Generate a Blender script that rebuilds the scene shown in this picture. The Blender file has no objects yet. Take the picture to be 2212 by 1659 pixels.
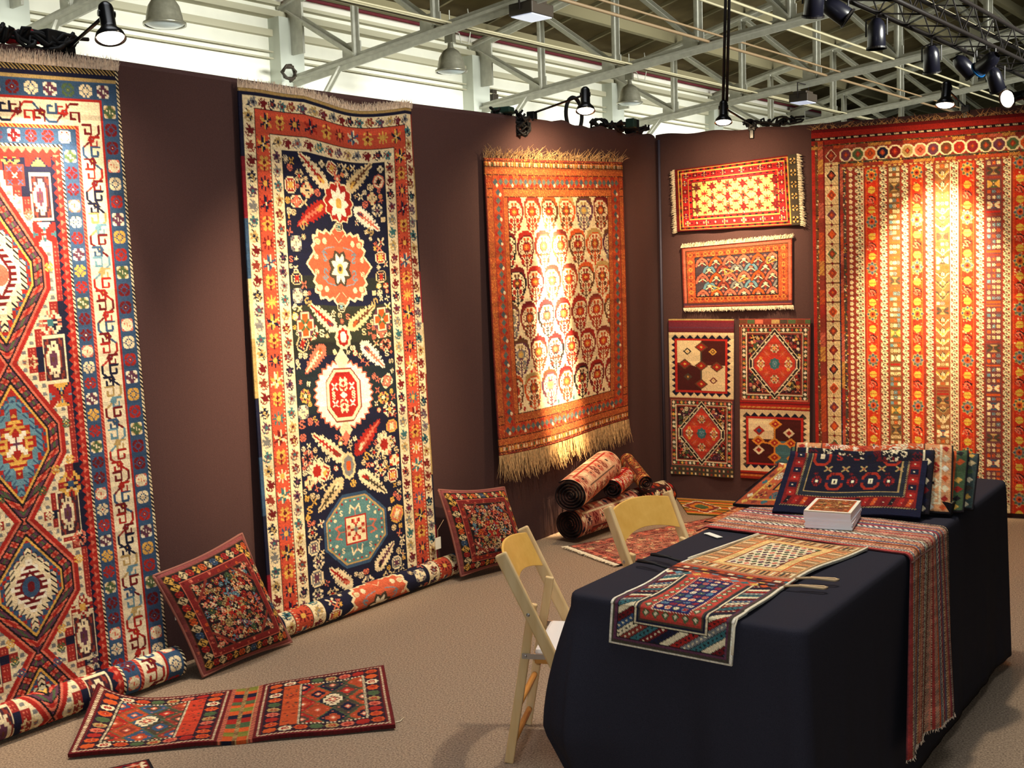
import bpy, math, random
import numpy as np
from mathutils import Vector, Matrix
S = bpy.context.scene
col = S.collection
# ------------------------------------------------------------------ camera, world, exposure
cam = bpy.data.cameras.new('camera'); cam.sensor_width = 36.0; cam.lens = 36.0*2400/2212; cam.clip_end = 200
co = bpy.data.objects.new('camera', cam); col.objects.link(co); S.camera = co
co.matrix_world = Matrix(((0.90478689, -0.01424377, 0.42562636, 2.36511387), (0.42461183, 0.10677805, -0.89905686, -7.40931323), (-0.03264159, 0.99418085, 0.10265946, 1.62860260), (0, 0, 0, 1)))
w = bpy.data.worlds.new('world'); S.world = w; w.use_nodes = True
w.node_tree.nodes['Background'].inputs[0].default_value = (.80, .88, .74, 1); w.node_tree.nodes['Background'].inputs[1].default_value = .07
S.view_settings.view_transform = 'Standard'; S.view_settings.look = 'None'; S.view_settings.exposure = 0.15; S.view_settings.gamma = 1.0
S.view_settings.use_curve_mapping = False
# the booth: the back wall is y = 0, the left wall leaves the corner (0,0) along DL, NL points into the booth
DL = np.array([-.22937953, -.97333706, 0.]); NL = np.array([.97333706, -.22937953, 0.]); UP = np.array([0, 0, 1.])
HALL = -14.0                                     # the hall's own wall, parallel to the left wall of the booth
def LW(s, off, z): return DL*s+NL*off+UP*z
def area(name, loc, target, size, power, color, size_y=None, spread=180):
    l = bpy.data.lights.new(name, 'AREA'); l.energy = power; l.color = color; l.size = size; l.spread = math.radians(spread)
    if size_y: l.shape = 'RECTANGLE'; l.size_y = size_y
    o = bpy.data.objects.new(name, l); col.objects.link(o); o.location = loc
    o.rotation_euler = (Vector(target)-Vector(loc)).to_track_quat('-Z', 'Y').to_euler(); return o
# unseen area lights added for the hall's daylight: one towards its wall, one overhead
area('hall_daylight_fill', tuple(LW(-14, 7, 5.6)), tuple(LW(-14, -14, 4.9)), 34, 1300, (1, 1, .90), 2.0, 38)
area('overhead_daylight_fill', (1.0, -4.2, 6.6), (.9, -4.1, 0), 4.5, 40, (.92, .96, 1.0), None, 75)
fl = bpy.data.lights.new('camera_flash', 'POINT'); fl.energy = 85; fl.color = (.93, .97, 1.0); fl.shadow_soft_size = .02
fo = bpy.data.objects.new('camera_flash', fl); col.objects.link(fo); fo.location = (2.31, -7.43, 1.70)
def spot(name, loc, target, power, deg, blend=.9, color=(1, .70, .40), size=.03):
    l = bpy.data.lights.new(name, 'SPOT'); l.energy = power; l.color = color; l.spot_size = math.radians(deg); l.spot_blend = blend; l.shadow_soft_size = size
    o = bpy.data.objects.new(name, l); col.objects.link(o); o.location = loc
    o.rotation_euler = (Vector(target)-Vector(loc)).to_track_quat('-Z', 'Y').to_euler(); return o
# ------------------------------------------------------------------ helpers
def lin(c):
    c = np.asarray(c, float)/255.; return np.where(c <= .04045, c/12.92, ((c+.055)/1.055)**2.4)
def mat(name, rgb, rough=.6, metal=0., noise=0., nscale=40., bump=0., emis=None, estr=0., spec=.3, stretch=None, rgb2=None):
    m = bpy.data.materials.new(name); m.use_nodes = True; nt = m.node_tree; b = nt.nodes['Principled BSDF']
    c = lin(rgb); b.inputs['Base Color'].default_value = (*c, 1); b.inputs['Roughness'].default_value = rough; b.inputs['Metallic'].default_value = metal
    b.inputs['Specular IOR Level'].default_value = spec
    if noise or bump:
        tc = nt.nodes.new('ShaderNodeTexCoord'); mp = nt.nodes.new('ShaderNodeMapping'); nt.links.new(tc.outputs['Object'], mp.inputs[0])
        if stretch: mp.inputs['Scale'].default_value = stretch
        n = nt.nodes.new('ShaderNodeTexNoise'); n.inputs['Scale'].default_value = nscale; n.inputs['Detail'].default_value = 6; nt.links.new(mp.outputs[0], n.inputs['Vector'])
        if noise:
            r = nt.nodes.new('ShaderNodeValToRGB'); c2 = lin(rgb2) if rgb2 is not None else c*(1-noise); c1 = c if rgb2 is not None else np.minimum(c*(1+noise), 1)
            r.color_ramp.elements[0].color = (*c2, 1); r.color_ramp.elements[1].color = (*c1, 1); r.color_ramp.elements[0].position = .3; r.color_ramp.elements[1].position = .7
            nt.links.new(n.outputs['Fac'], r.inputs[0]); nt.links.new(r.outputs[0], b.inputs['Base Color'])
        if bump:
            bp = nt.nodes.new('ShaderNodeBump'); bp.inputs['Strength'].default_value = bump; bp.inputs['Distance'].default_value = .01
            nt.links.new(n.outputs['Fac'], bp.inputs['Height']); nt.links.new(bp.outputs[0], b.inputs['Normal'])
    if emis is not None:
        b.inputs['Emission Color'].default_value = (*lin(emis), 1); b.inputs['Emission Strength'].default_value = estr
    return m
def wool(name, sheen=0., rough=.92):
    m = bpy.data.materials.new(name); m.use_nodes = True; nt = m.node_tree; b = nt.nodes['Principled BSDF']
    a = nt.nodes.new('ShaderNodeAttribute'); a.attribute_name = 'knots'; nt.links.new(a.outputs['Color'], b.inputs['Base Color'])
    b.inputs['Roughness'].default_value = rough; b.inputs['Specular IOR Level'].default_value = .25
    if sheen: b.inputs['Sheen Weight'].default_value = sheen; b.inputs['Sheen Roughness'].default_value = .4
    tc = nt.nodes.new('ShaderNodeTexCoord'); n = nt.nodes.new('ShaderNodeTexNoise'); n.inputs['Scale'].default_value = 260; n.inputs['Detail'].default_value = 2
    nt.links.new(tc.outputs['Object'], n.inputs['Vector']); bp = nt.nodes.new('ShaderNodeBump'); bp.inputs['Strength'].default_value = .35; bp.inputs['Distance'].default_value = .004
    nt.links.new(n.outputs['Fac'], bp.inputs['Height']); nt.links.new(bp.outputs[0], b.inputs['Normal']); return m
M = dict(
 wool=wool('knotted_wool'), kilim=wool('flatwoven_wool', 0, .85),
 fringe=mat('fringe_cotton', (238, 212, 188), .9, noise=.25, nscale=90), fringe_w=mat('white_fringe', (238, 226, 196), .9, noise=.12, nscale=90), fringe_g=mat('goat_fringe', (204, 164, 112), .9, noise=.35, nscale=60),
 drape=mat('booth_wall_fabric', (80, 55, 53), .9, noise=.16, nscale=300, bump=.25), drape_edge=mat('wall_edge', (30, 24, 26), .9),
 seam=mat('seam_pole', (84, 80, 96), .5, metal=.3), carpet=mat('carpet', (178, 156, 130), .97, noise=.4, nscale=150, bump=.1, rgb2=(104, 86, 72)),
 wood=mat('folding_chair_beech', (242, 216, 166), .45, noise=.3, nscale=16, stretch=(1, 1, .12), rgb2=(214, 176, 116)), wood2=mat('plywood_golden', (232, 186, 98), .4, noise=.2, nscale=22, rgb2=(218, 168, 80)), rung=mat('rung_wood', (200, 140, 70), .45),
 steel=mat('bright_steel', (190, 190, 190), .3, metal=.9), vinyl=mat('white_vinyl', (232, 226, 220), .45), cloth=mat('black_table_cloth', (43, 42, 51), .93, noise=.2, nscale=500, spec=.12),
 hem=mat('cloth_hem', (40, 62, 92), .8), paper=mat('paper', (246, 246, 250), .7), tagm=mat('card_tag', (238, 236, 220), .7), cord=mat('tassel_cord', (200, 170, 130), .9),
 black=mat('black_enamel', (16, 16, 18), .25, spec=.6), rubber=mat('black_rubber', (20, 20, 22), .6), red=mat('red_plug', (170, 20, 28), .5), green=mat('green_box', (40, 70, 60), .5),
 bulb=mat('lamp_bulb', (255, 240, 220), .4, emis=(255, 236, 214), estr=9.), table=mat('table_top', (120, 110, 96), .6), foot=mat('table_foot', (150, 190, 190), .5),
 hallwall=mat('hall_wall_paint', (246, 246, 234), .85, noise=.03, nscale=3, bump=.1), ledge=mat('ledge_paint', (196, 192, 168), .85), column=mat('column_paint', (214, 220, 210), .8),
 girder=mat('painted_steel', (206, 206, 194), .6, noise=.1, nscale=8), purlin=mat('purlin_paint', (142, 134, 104), .7), roof=mat('roof_boards', (112, 98, 64), .9, noise=.15, nscale=2, rgb2=(92, 80, 52)), eave=mat('eave_shadow_tone', (70, 54, 34), .9), redline=mat('red_trim', (170, 24, 70), .7),
 pipe_b=mat('brown_conduit', (134, 112, 84), .5), pipe=mat('conduit', (176, 168, 138), .5), pendant=mat('pendant_aluminium', (150, 148, 132), .3, metal=.6, noise=.15, nscale=12), lens=mat('pendant_glass', (200, 214, 220), .15), flood=mat('floodlight_case', (60, 52, 44), .5), floodlens=mat('flood_glass', (190, 200, 220), .15, emis=(200, 205, 230), estr=.6),
 truss=mat('black_truss', (26, 20, 18), .45, spec=.5), can=mat('par_can', (22, 22, 34), .28, spec=.7), gel=mat('blue_gel', (20, 90, 150), .4))
def tag(o, label=None, cat=None, group=None, kind=None):
    if label: o['label'] = label
    if cat: o['category'] = cat
    if group: o['group'] = group
    if kind: o['kind'] = kind
    return o
def empty(name, loc=(0, 0, 0), rz=0., label=None, cat=None, group=None):
    o = bpy.data.objects.new(name, None); col.objects.link(o); o.location = loc; o.rotation_euler = (0, 0, rz); o.empty_display_size = .05
    return tag(o, label, cat, group)
def put(name, me, m, parent=None):
    o = bpy.data.objects.new(name, me); me.name = name; col.objects.link(o)
    if m is not None: me.materials.append(m)
    if parent is not None: o.parent = parent
    return o
class MB:
    def __init__(s): s.v = []; s.f = []
    def box(s, c, size, ax=None):
        c = np.array(c, float); X, Y, Z = ax if ax is not None else ((1, 0, 0), (0, 1, 0), (0, 0, 1)); X, Y, Z = map(lambda a: np.array(a, float), (X, Y, Z)); n = len(s.v)
        for k in (-1, 1):
            for j in (-1, 1):
                for i in (-1, 1): s.v.append(tuple(c+X*i*size[0]/2+Y*j*size[1]/2+Z*k*size[2]/2))
        for q in ((0, 2, 3, 1), (4, 5, 7, 6), (0, 1, 5, 4), (2, 6, 7, 3), (0, 4, 6, 2), (1, 3, 7, 5)): s.f.append(tuple(n+i for i in q))
        return s
    def bar(s, p, q, w, h, up=(0, 0, 1)):
        p, q = np.array(p, float), np.array(q, float); Z = q-p; L = np.linalg.norm(Z); Z /= L; u = np.array(up, float)
        X = np.cross(u, Z); 
        if np.linalg.norm(X) < 1e-4: X = np.cross((1, 0, 0), Z)
        X /= np.linalg.norm(X); Y = np.cross(Z, X); return s.box((p+q)/2, (w, h, L), (X, Y, Z))
    def rings(s, C, R, n, frame=None, cap=True):
        """tube through centres C with radii R"""
        C = [np.array(c, float) for c in C]; base = len(s.v); prev = None
        for i, c in enumerate(C):
            t = C[min(i+1, len(C)-1)]-C[max(i-1, 0)]; L = np.linalg.norm(t); t = t/L if L > 1e-9 else np.array([0, 0, 1.])
            if prev is None:
                a = np.array([0, 0, 1.]) if abs(t[2]) < .9 else np.array([1., 0, 0]); x = np.cross(a, t)
            else: x = prev-t*(prev@t)
            x /= np.linalg.norm(x)+1e-12; prev = x; y = np.cross(t, x)
            for k in range(n):
                a = 2*math.pi*k/n; s.v.append(tuple(c+(x*math.cos(a)+y*math.sin(a))*R[i]))
        for i in range(len(C)-1):
            for k in range(n): a = base+i*n+k; b = base+i*n+(k+1) % n; s.f.append((a, b, b+n, a+n))
        if cap: s.f.append(tuple(base+k for k in range(n))[::-1]); s.f.append(tuple(base+(len(C)-1)*n+k for k in range(n)))
        return s
    def cyl(s, p, q, r, r2=None, n=16): return s.rings([p, q], [r, r if r2 is None else r2], n)
    def tube(s, pts, r, n=8): return s.rings(pts, [r]*len(pts), n)
    def lathe(s, o, ax, prof, n=24, cap=False):
        ax = np.array(ax, float); ax /= np.linalg.norm(ax); a = np.array([0, 0, 1.]) if abs(ax[2]) < .9 else np.array([1., 0, 0]); x = np.cross(a, ax); x /= np.linalg.norm(x); y = np.cross(ax, x); base = len(s.v); o = np.array(o, float)
        for r, h in prof:
            for k in range(n): t = 2*math.pi*k/n; s.v.append(tuple(o+ax*h+(x*math.cos(t)+y*math.sin(t))*r))
        for i in range(len(prof)-1):
            for k in range(n): p = base+i*n+k; q = base+i*n+(k+1) % n; s.f.append((p, q, q+n, p+n))
        if cap: s.f.append(tuple(base+k for k in range(n))[::-1]); s.f.append(tuple(base+(len(prof)-1)*n+k for k in range(n)))
        return s
    def build(s, name, m, parent=None, smooth=False, origin=None, bevel=0.):
        v = np.array(s.v, float)
        if origin is not None: v = v-np.array(origin)
        me = bpy.data.meshes.new(name); me.from_pydata([tuple(a) for a in v], [], s.f); me.update()
        if smooth: me.polygons.foreach_set('use_smooth', [True]*len(me.polygons))
        o = put(name, me, m, parent)
        if origin is not None: o.location = tuple(origin)
        if bevel:
            md = o.modifiers.new('bevel', 'BEVEL'); md.width = bevel; md.segments = 2; md.limit_method = 'ANGLE'
        return o
def grid_normals(P):
    du = np.gradient(P, axis=1); dv = np.gradient(P, axis=0); n = np.cross(du, -dv); return n/(np.linalg.norm(n, axis=-1, keepdims=True)+1e-12)
def weave(name, img, P, thick, m, parent=None, origin=None, back=(90, 60, 52), closed=False):
    """a textile: one vertex per knot on the face, a rim of the pile's depth and a woven back"""
    h, w_ = img.shape[:2]; N = grid_normals(P); F = P.reshape(-1, 3); rgb = lin(img).reshape(-1, 3)
    idx = np.arange(h*w_).reshape(h, w_)
    q = np.stack([idx[:-1, :-1], idx[1:, :-1], idx[1:, 1:], idx[:-1, 1:]], -1).reshape(-1, 4)
    V = [F]; Cc = [rgb]; Q = [q]; n0 = len(F)
    if thick:
        loop = np.concatenate([idx[0, :-1], idx[:-1, -1], idx[-1, :0:-1], idx[:0:-1, 0]])
        bk = F[loop]-N.reshape(-1, 3)[loop]*thick; V.append(bk); Cc.append(rgb[loop]*.8)
        k = np.arange(len(loop)); k2 = (k+1) % len(loop)
        Q.append(np.stack([loop[k], n0+k, n0+k2, loop[k2]], -1)[:, ::-1] if False else np.stack([loop[k], loop[k2], n0+k2, n0+k], -1))
        st = max(1, min(h, w_)//24); iy = np.unique(np.append(np.arange(0, h, st), h-1)); ix = np.unique(np.append(np.arange(0, w_, st), w_-1)); n1 = n0+len(loop)
        B = (P-N*thick)[np.ix_(iy, ix)]; V.append(B.reshape(-1, 3)); Cc.append(np.tile(lin(back), (B.shape[0]*B.shape[1], 1)))
        bi = n1+np.arange(B.shape[0]*B.shape[1]).reshape(B.shape[:2]); Q.append(np.stack([bi[:-1, :-1], bi[:-1, 1:], bi[1:, 1:], bi[1:, :-1]], -1).reshape(-1, 4))
    V = np.concatenate(V); Cc = np.concatenate(Cc); Q = np.concatenate(Q)
    if origin is not None: V = V-np.array(origin)
    me = bpy.data.meshes.new(name); me.vertices.add(len(V)); me.vertices.foreach_set('co', V.astype(np.float32).ravel())
    me.loops.add(len(Q)*4); me.loops.foreach_set('vertex_index', Q.astype(np.int32).ravel()); me.polygons.add(len(Q)); me.polygons.foreach_set('loop_start', np.arange(0, len(Q)*4, 4, dtype=np.int32))
    try: me.polygons.foreach_set('loop_total', np.full(len(Q), 4, np.int32))
    except Exception: pass
    sm = np.zeros(len(Q), bool); sm[:len(q)] = True; me.polygons.foreach_set('use_smooth', sm)
    me.update(calc_edges=True); at = me.color_attributes.new('knots', 'FLOAT_COLOR', 'POINT')
    at.data.foreach_set('color', np.concatenate([Cc, np.ones((len(Cc), 1))], 1).astype(np.float32).ravel()); me.validate()
    o = put(name, me, m, parent)
    if origin is not None: o.location = tuple(origin)
    return o
def uv(img):
    h, w_ = img.shape[:2]; return np.meshgrid(np.linspace(0, 1, w_), np.linspace(0, 1, h))
def quad(img, TL, TR, BL, BR):
    U, V_ = uv(img); U = U[..., None]; V_ = V_[..., None]; TL, TR, BL, BR = (np.array(a, float) for a in (TL, TR, BL, BR))
    return (TL*(1-U)+TR*U)*(1-V_)+(BL*(1-U)+BR*U)*V_
def fringe(name, pts, dirs, m, rng, per=5, L=.06, r=.0012, curl=.3, parent=None, origin=None, out=(0, 0, 0)):
    """loose warp ends along a rug's end: tapered strands, one mesh for the whole fringe"""
    b = MB(); out = np.array(out, float)
    for p, d in zip(pts, dirs):
        for _ in range(per):
            p0 = np.array(p)+rng.uniform(-.004, .004)*np.array([1, 1, 0]); l = L*rng.uniform(.55, 1.25); d0 = np.array(d, float)
            side = np.array([rng.uniform(-1, 1), rng.uniform(-1, 1), rng.uniform(-.4, .4)])*curl; o_ = out*rng.uniform(.0, 1.)
            C = [p0+d0*l*t+side*l*t*t+o_*l*t*(1-t*.4) for t in (0, .35, .7, 1)]
            b.rings(C, [r, r*1.1, r*.9, r*.4], 4, cap=False)
    return b.build(name, m, parent, origin=origin)
def cop(root, loc=None, rz=None):
    r = root.copy(); col.objects.link(r)
    if loc is not None: r.location = loc
    if rz is not None: r.rotation_euler = (0, 0, rz)
    for ch in list(root.children):
        c = ch.copy(); col.objects.link(c); c.parent = r
        for g in list(ch.children):
            d = g.copy(); col.objects.link(d); d.parent = c
    return r
# ------------------------------------------------------------------ woven patterns
# Every knot of a rug is one vertex; its dye is a vertex colour. The patterns are drawn
# in centimetres on the rug itself.
COL = dict(
 i=(228,210,170), w=(240,230,206), c=(212,188,140), r=(160,36,28), d=(104,20,24), o=(198,84,36), s=(168,68,36),
 n=(22,24,48), k=(26,20,24), b=(52, 78, 108), l=(98,138,152), t=(56,104,108), g=(74,94,60), y=(212,164,76),
 p=(206,108,84), u=(94,52,72), m=(98,60,38), q=(150,130,100), e=(132,52,40), a=(120,120,118), h=(176,148,92), v=(70,62,50), f=(128,26,40))
def C3(c):
    return np.array(COL[c] if isinstance(c, str) else c, float)
ART = {}
ART['flower'] = """
...ab.ba...
..aab.baa..
.aa.aba.aa.
aaa..a..aaa
bb..ccc..bb
..aacccaa..
bb..ccc..bb
aaa..a..aaa
.aa.aba.aa.
..aab.baa..
...ab.ba..."""
ART['eight'] = """
..aa.aa..
.aaa.aaa.
aaa.a.aaa
aa.aaa.aa
..aacaa..
aa.aaa.aa
aaa.a.aaa
.aaa.aaa.
..aa.aa.."""
ART['quat'] = """
.bbaaabb.
bbcaaacbb
bcaaaaacb
aaaababaa
aaaabaaaa
aababaaaa
bcaaaaacb
bbcaaacbb
.bbaaabb."""
ART['star'] = """
...a.b...
...aab...
b..aab..a
bbbaabaaa
.bbbcaa..
..aacbbb.
aaabaabbb
a..baa..b
...ba...."""
ART['bud'] = """
..a...a..
.aaa.aaa.
.aaaaaaa.
..aabaa..
.aabbbaa.
aaabbbaaa
.aaabaaa.
...aaa...
.a..b..a.
.aa.b.aa.
..aabaa..
....b...."""
ART['ess'] = """
.aaaa.
aa..aa
aa....
.aaa..
...aa.
aa..aa
.aaaa."""
ART['leaf'] = """
....a....
...aba...
...aba...
..aaba...
...abaa..
.aabbaaa.
..aabba..
.aabbaaa.
aaaabbaa.
.aabbaaaa
aaaabbaa.
.aabbaaaa
aaaabbaa.
.aabcbaaa
aaaccbaa.
.aabccaaa
aaaaccaa.
.aaaaaaa.
..aaaaa..
...aaa..."""
ART['cross'] = """
aa.....aa
aaa...aaa
.aaa.aaa.
..aabaa..
...bbb...
..aabaa..
.aaa.aaa.
aaa...aaa
aa.....aa"""
ART['hglass'] = """
bb.aaaaaaa.bb
bbb.aaaaa.bbb
bbbb.aca.bbbb
bbbbb.c.bbbbb
cbbbb.a.bbbbc
cccbbb.bbbccc
cbbbb.a.bbbbc
bbbbb.c.bbbbb
bbbb.aca.bbbb
bbb.aaaaa.bbb
bb.aaaaaaa.bb"""
ART['box'] = """
aaaaaaaaaaaaaaa
abbcbbbbbbbcbba
abccbbaaabbccba
abcbbaababaabca
abbbcaaaaaacbba
abbcaaaddaaacba
abbcaadddddaacb
abbcaaddeddaaca
abbcaaddeddaaca
abbcaadddddaaca
abbcaaaddaaacba
abbbcaaaaaacbba
abcbbaababaabca
abccbbaaabbccba
abbcbbbbbbbcbba
aaaaaaaaaaaaaaa"""
ART['ring'] = """
..aaaaa..
.abbbbba.
abacacaba
abbcccbba
abacecaba
abbcccbba
abacacaba
.abbbbba.
..aaaaa.."""
ART['boteh'] = """
....aaaaaa.....
..aaaaaaaaaa...
.aaaaaaaaaaaa..
.aabbbbbbaaaa..
aab......bbaa..
ab..cc.cc.bbaa.
a...cc.cc..baa.
b.b..b.b..b.ba.
bb..dbbbd...bbb
b.bddcccddb..bb
b..dcceccd.b.bb
b.bdceeecd...bb
b..dcceccd.b.bb
bb.ddcccddb..bb
b.b.dbbbd..b.b.
bb...b.b....bb.
.b.dd.b.dd.bbb.
.bddcdbdcddbb..
.b.dd.b.dd.bb..
.bb.b.b.b.bb...
..dd.bbb.dd....
.ddcd.b.dcdd...
..dd.bbb.dd....
..bb..b..bb....
...bb.b.bb.....
.....bbb.......
......b........
......b........"""
ART['vine'] = """
.bb.....
b..b..cc
...bbcec
..bb..cc
.b..bb..
b.....bb
cc..b..b
ecbbb...
cc..bb.."""
ART['chev'] = """
a.....b.....a
aa...bcb...aa
caa.bc.cb.aac
.caabc.cbaac.
..caac.caac..
...caa.aac...
....caaac....
.....cac.....
......c......"""
ART['comb'] = """
.a.a.a.a.
.a.a.a.a.
.aaaaaaa.
....b....
..bbbbb..
bbb.c.bbb
..bbbbb..
....b....
.aaaaaaa.
.a.a.a.a.
.a.a.a.a."""
ART['dstar'] = """
....a....
.a..a..a.
.aa.a.aa.
..aaaaa..
aaaabaaaa
..aaaaa..
.aa.a.aa.
.a..a..a.
....a...."""
ART['bird'] = """
aaa..bb..
.aaabbbb.
..abbaab.
.bbbba...
bbaabb..a
.b..abbaa
....aab.."""
ART = {k_: [list(r_) for r_ in v_.strip('\n').split('\n')] for k_, v_ in ART.items()}

class Cv:
    def __init__(s, w, h, k, bg):
        s.w, s.h, s.k = w, h, k
        s.W, s.H = int(round(w*k)), int(round(h*k))
        s.a = np.zeros((s.H, s.W, 3)); s.a[:] = C3(bg)
        s.X, s.Y = np.meshgrid((np.arange(s.W)+.5)/k, (np.arange(s.H)+.5)/k)
    def box(s, x0, y0, x1, y1):
        k = s.k
        return (slice(max(0, int(np.floor(y0*k))), max(0, min(s.H, int(np.ceil(y1*k))+1))),
                slice(max(0, int(np.floor(x0*k))), max(0, min(s.W, int(np.ceil(x1*k))+1))))
    def rect(s, x0, y0, x1, y1, c):
        k = s.k
        s.a[max(0, int(round(y0*k))):max(0, int(round(y1*k))), max(0, int(round(x0*k))):max(0, int(round(x1*k)))] = C3(c)
    def frame(s, x0, y0, x1, y1, t, c):
        s.rect(x0, y0, x1, y0+t, c); s.rect(x0, y1-t, x1, y1, c); s.rect(x0, y0, x0+t, y1, c); s.rect(x1-t, y0, x1, y1, c)
    def ell(s, cx, cy, rx, ry, c):
        b = s.box(cx-rx, cy-ry, cx+rx, cy+ry); X, Y = s.X[b], s.Y[b]
        s.a[b][((X-cx)/rx)**2+((Y-cy)/ry)**2 <= 1] = C3(c)
    def dia(s, cx, cy, rx, ry, c, q=0):
        b = s.box(cx-rx, cy-ry, cx+rx, cy+ry); dx, dy = abs(s.X[b]-cx), abs(s.Y[b]-cy)
        if q: dx = np.floor(dx/q)*q; dy = np.floor(dy/q)*q
        s.a[b][dx/rx+dy/ry <= 1] = C3(c)
    def octa(s, cx, cy, rx, ry, c, cut=.45):
        b = s.box(cx-rx, cy-ry, cx+rx, cy+ry); dx, dy = abs(s.X[b]-cx)/rx, abs(s.Y[b]-cy)/ry
        s.a[b][(dx <= 1) & (dy <= 1) & (dx+dy <= 2-cut)] = C3(c)
    def lobe(s, cx, cy, rx, ry, c, n=8, amp=.12, ph=0., pw=2.):
        b = s.box(cx-rx*(1+amp), cy-ry*(1+amp), cx+rx*(1+amp), cy+ry*(1+amp)); dx, dy = (s.X[b]-cx)/rx, (s.Y[b]-cy)/ry
        rr = (abs(dx)**pw+abs(dy)**pw)**(1/pw); th = np.arctan2(dy, dx)
        tri = 2*abs(((th*n/(2*np.pi)+ph) % 1)-.5)*2-1
        s.a[b][rr <= 1+amp*tri] = C3(c)
    def poly(s, pts, c):
        P = np.array(pts, float); b = s.box(P[:, 0].min(), P[:, 1].min(), P[:, 0].max(), P[:, 1].max())
        X, Y = s.X[b], s.Y[b]; ins = np.zeros(X.shape, bool)
        for i in range(len(P)):
            x0, y0 = P[i]; x1, y1 = P[i-1]
            if y0 == y1: continue
            ins ^= ((y0 > Y) != (y1 > Y)) & (X < (x1-x0)*(Y-y0)/(y1-y0)+x0)
        s.a[b][ins] = C3(c)
    def line(s, pts, c, wd=.5):
        for (x0, y0), (x1, y1) in zip(pts[:-1], pts[1:]):
            b = s.box(min(x0, x1)-wd, min(y0, y1)-wd, max(x0, x1)+wd, max(y0, y1)+wd); X, Y = s.X[b], s.Y[b]
            L = (x1-x0)**2+(y1-y0)**2+1e-9; t = np.clip(((X-x0)*(x1-x0)+(Y-y0)*(y1-y0))/L, 0, 1)
            s.a[b][(X-x0-t*(x1-x0))**2+(Y-y0-t*(y1-y0))**2 <= (wd/2)**2] = C3(c)
    def st(s, art, cx, cy, w, h, cm, rot=0., fx=False, fy=False):
        A = ART[art]; R = max(w, h)*.75; b = s.box(cx-R, cy-R, cx+R, cy+R)
        dx, dy = s.X[b]-cx, s.Y[b]-cy; ca, sa = math.cos(rot), math.sin(rot)
        u = (dx*ca+dy*sa)/w+.5; v = (-dx*sa+dy*ca)/h+.5
        if fx: u = 1-u
        if fy: v = 1-v
        ok = (u >= 0) & (u < 1) & (v >= 0) & (v < 1)
        nr, nc = len(A), max(map(len, A))
        iu = np.clip((u*nc).astype(int), 0, nc-1); iv = np.clip((v*nr).astype(int), 0, nr-1)
        G = np.array([[ord(x) for x in (r+['.']*nc)[:nc]] for r in A])
        ch = np.where(ok, G[iv, iu], ord('.'))
        for key, col in zip('abcde', list(cm)+[cm[-1]]*5):
            if col != '.': s.a[b][ch == ord(key)] = C3(col)
    def barber(s, x0, y0, x1, y1, c1, c2, per=1.6, slant=1.):
        b = s.box(x0, y0, x1-1e-3, y1-1e-3); X, Y = s.X[b], s.Y[b]
        m = (X >= x0) & (X <= x1) & (Y >= y0) & (Y <= y1)
        st = (((X*slant+Y)/per) % 1) < .5
        s.a[b][m & st] = C3(c1); s.a[b][m & ~st] = C3(c2)
    def zig(s, x0, y0, x1, y1, c1, c2, per, amp, vert=False):
        b = s.box(x0, y0, x1-1e-3, y1-1e-3); X, Y = s.X[b], s.Y[b]
        m = (X >= x0) & (X <= x1) & (Y >= y0) & (Y <= y1)
        p, q, q0, q1 = (Y, X, x0, x1) if vert else (X, Y, y0, y1)
        tri = abs(((p/per) % 1)-.5)*2
        up = q-(q0+q1)/2 > (tri-.5)*amp
        s.a[b][m & up] = C3(c1); s.a[b][m & ~up] = C3(c2)
    def scatter(s, x0, y0, x1, y1, n, rng, arts, sets, smin, smax, gap=1., keep=None):
        pts = []
        for _ in range(n*45):
            if len(pts) >= n: break
            z = rng.uniform(smin, smax); x, y = rng.uniform(x0+z/2, x1-z/2), rng.uniform(y0+z/2, y1-z/2)
            if keep is not None and not keep(x, y, z/2): continue
            if any((x-a)**2+(y-b)**2 < ((z+c)*.5*gap)**2 for a, b, c in pts): continue
            pts.append((x, y, z)); s.st(rng.choice(arts), x, y, z, z*rng.uniform(.85, 1.15), rng.choice(sets), rng.choice([0, 0, .5, -.5, 1.57]))
    def worn(s, seed, amt=.06, band=.05):
        rg = np.random.default_rng(seed); a = s.a
        rows = rg.normal(0, band, (s.H//6+2, 1, 1)); rows = np.repeat(rows, 6, 0)[:s.H]
        a = a*(1+rows)*(1+rg.normal(0, amt, (s.H, s.W, 1)))+rg.normal(0, 2.0, (s.H, s.W, 3))
        return np.clip(a, 2, 250)

def side_run(cv, x0, y0, x1, y1, pitch, fn):
    """call fn(cx, cy, i, vertical, size) down the middle of a border strip"""
    vert = (y1-y0) > (x1-x0); L = (y1-y0) if vert else (x1-x0); n = max(1, int(round(L/pitch)))
    for i in range(n):
        t = (i+.5)*L/n
        fn((x0+x1)/2 if vert else x0+t, y0+t if vert else (y0+y1)/2, i, vert, L/n)
def ring_run(cv, x0, y0, x1, y1, t, pitch, fn):
    side_run(cv, x0, y0, x1, y0+t, pitch, fn); side_run(cv, x0, y1-t, x1, y1, pitch, fn)
    side_run(cv, x0, y0+t, x0+t, y1-t, pitch, fn); side_run(cv, x1-t, y0+t, x1, y1-t, pitch, fn)

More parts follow.
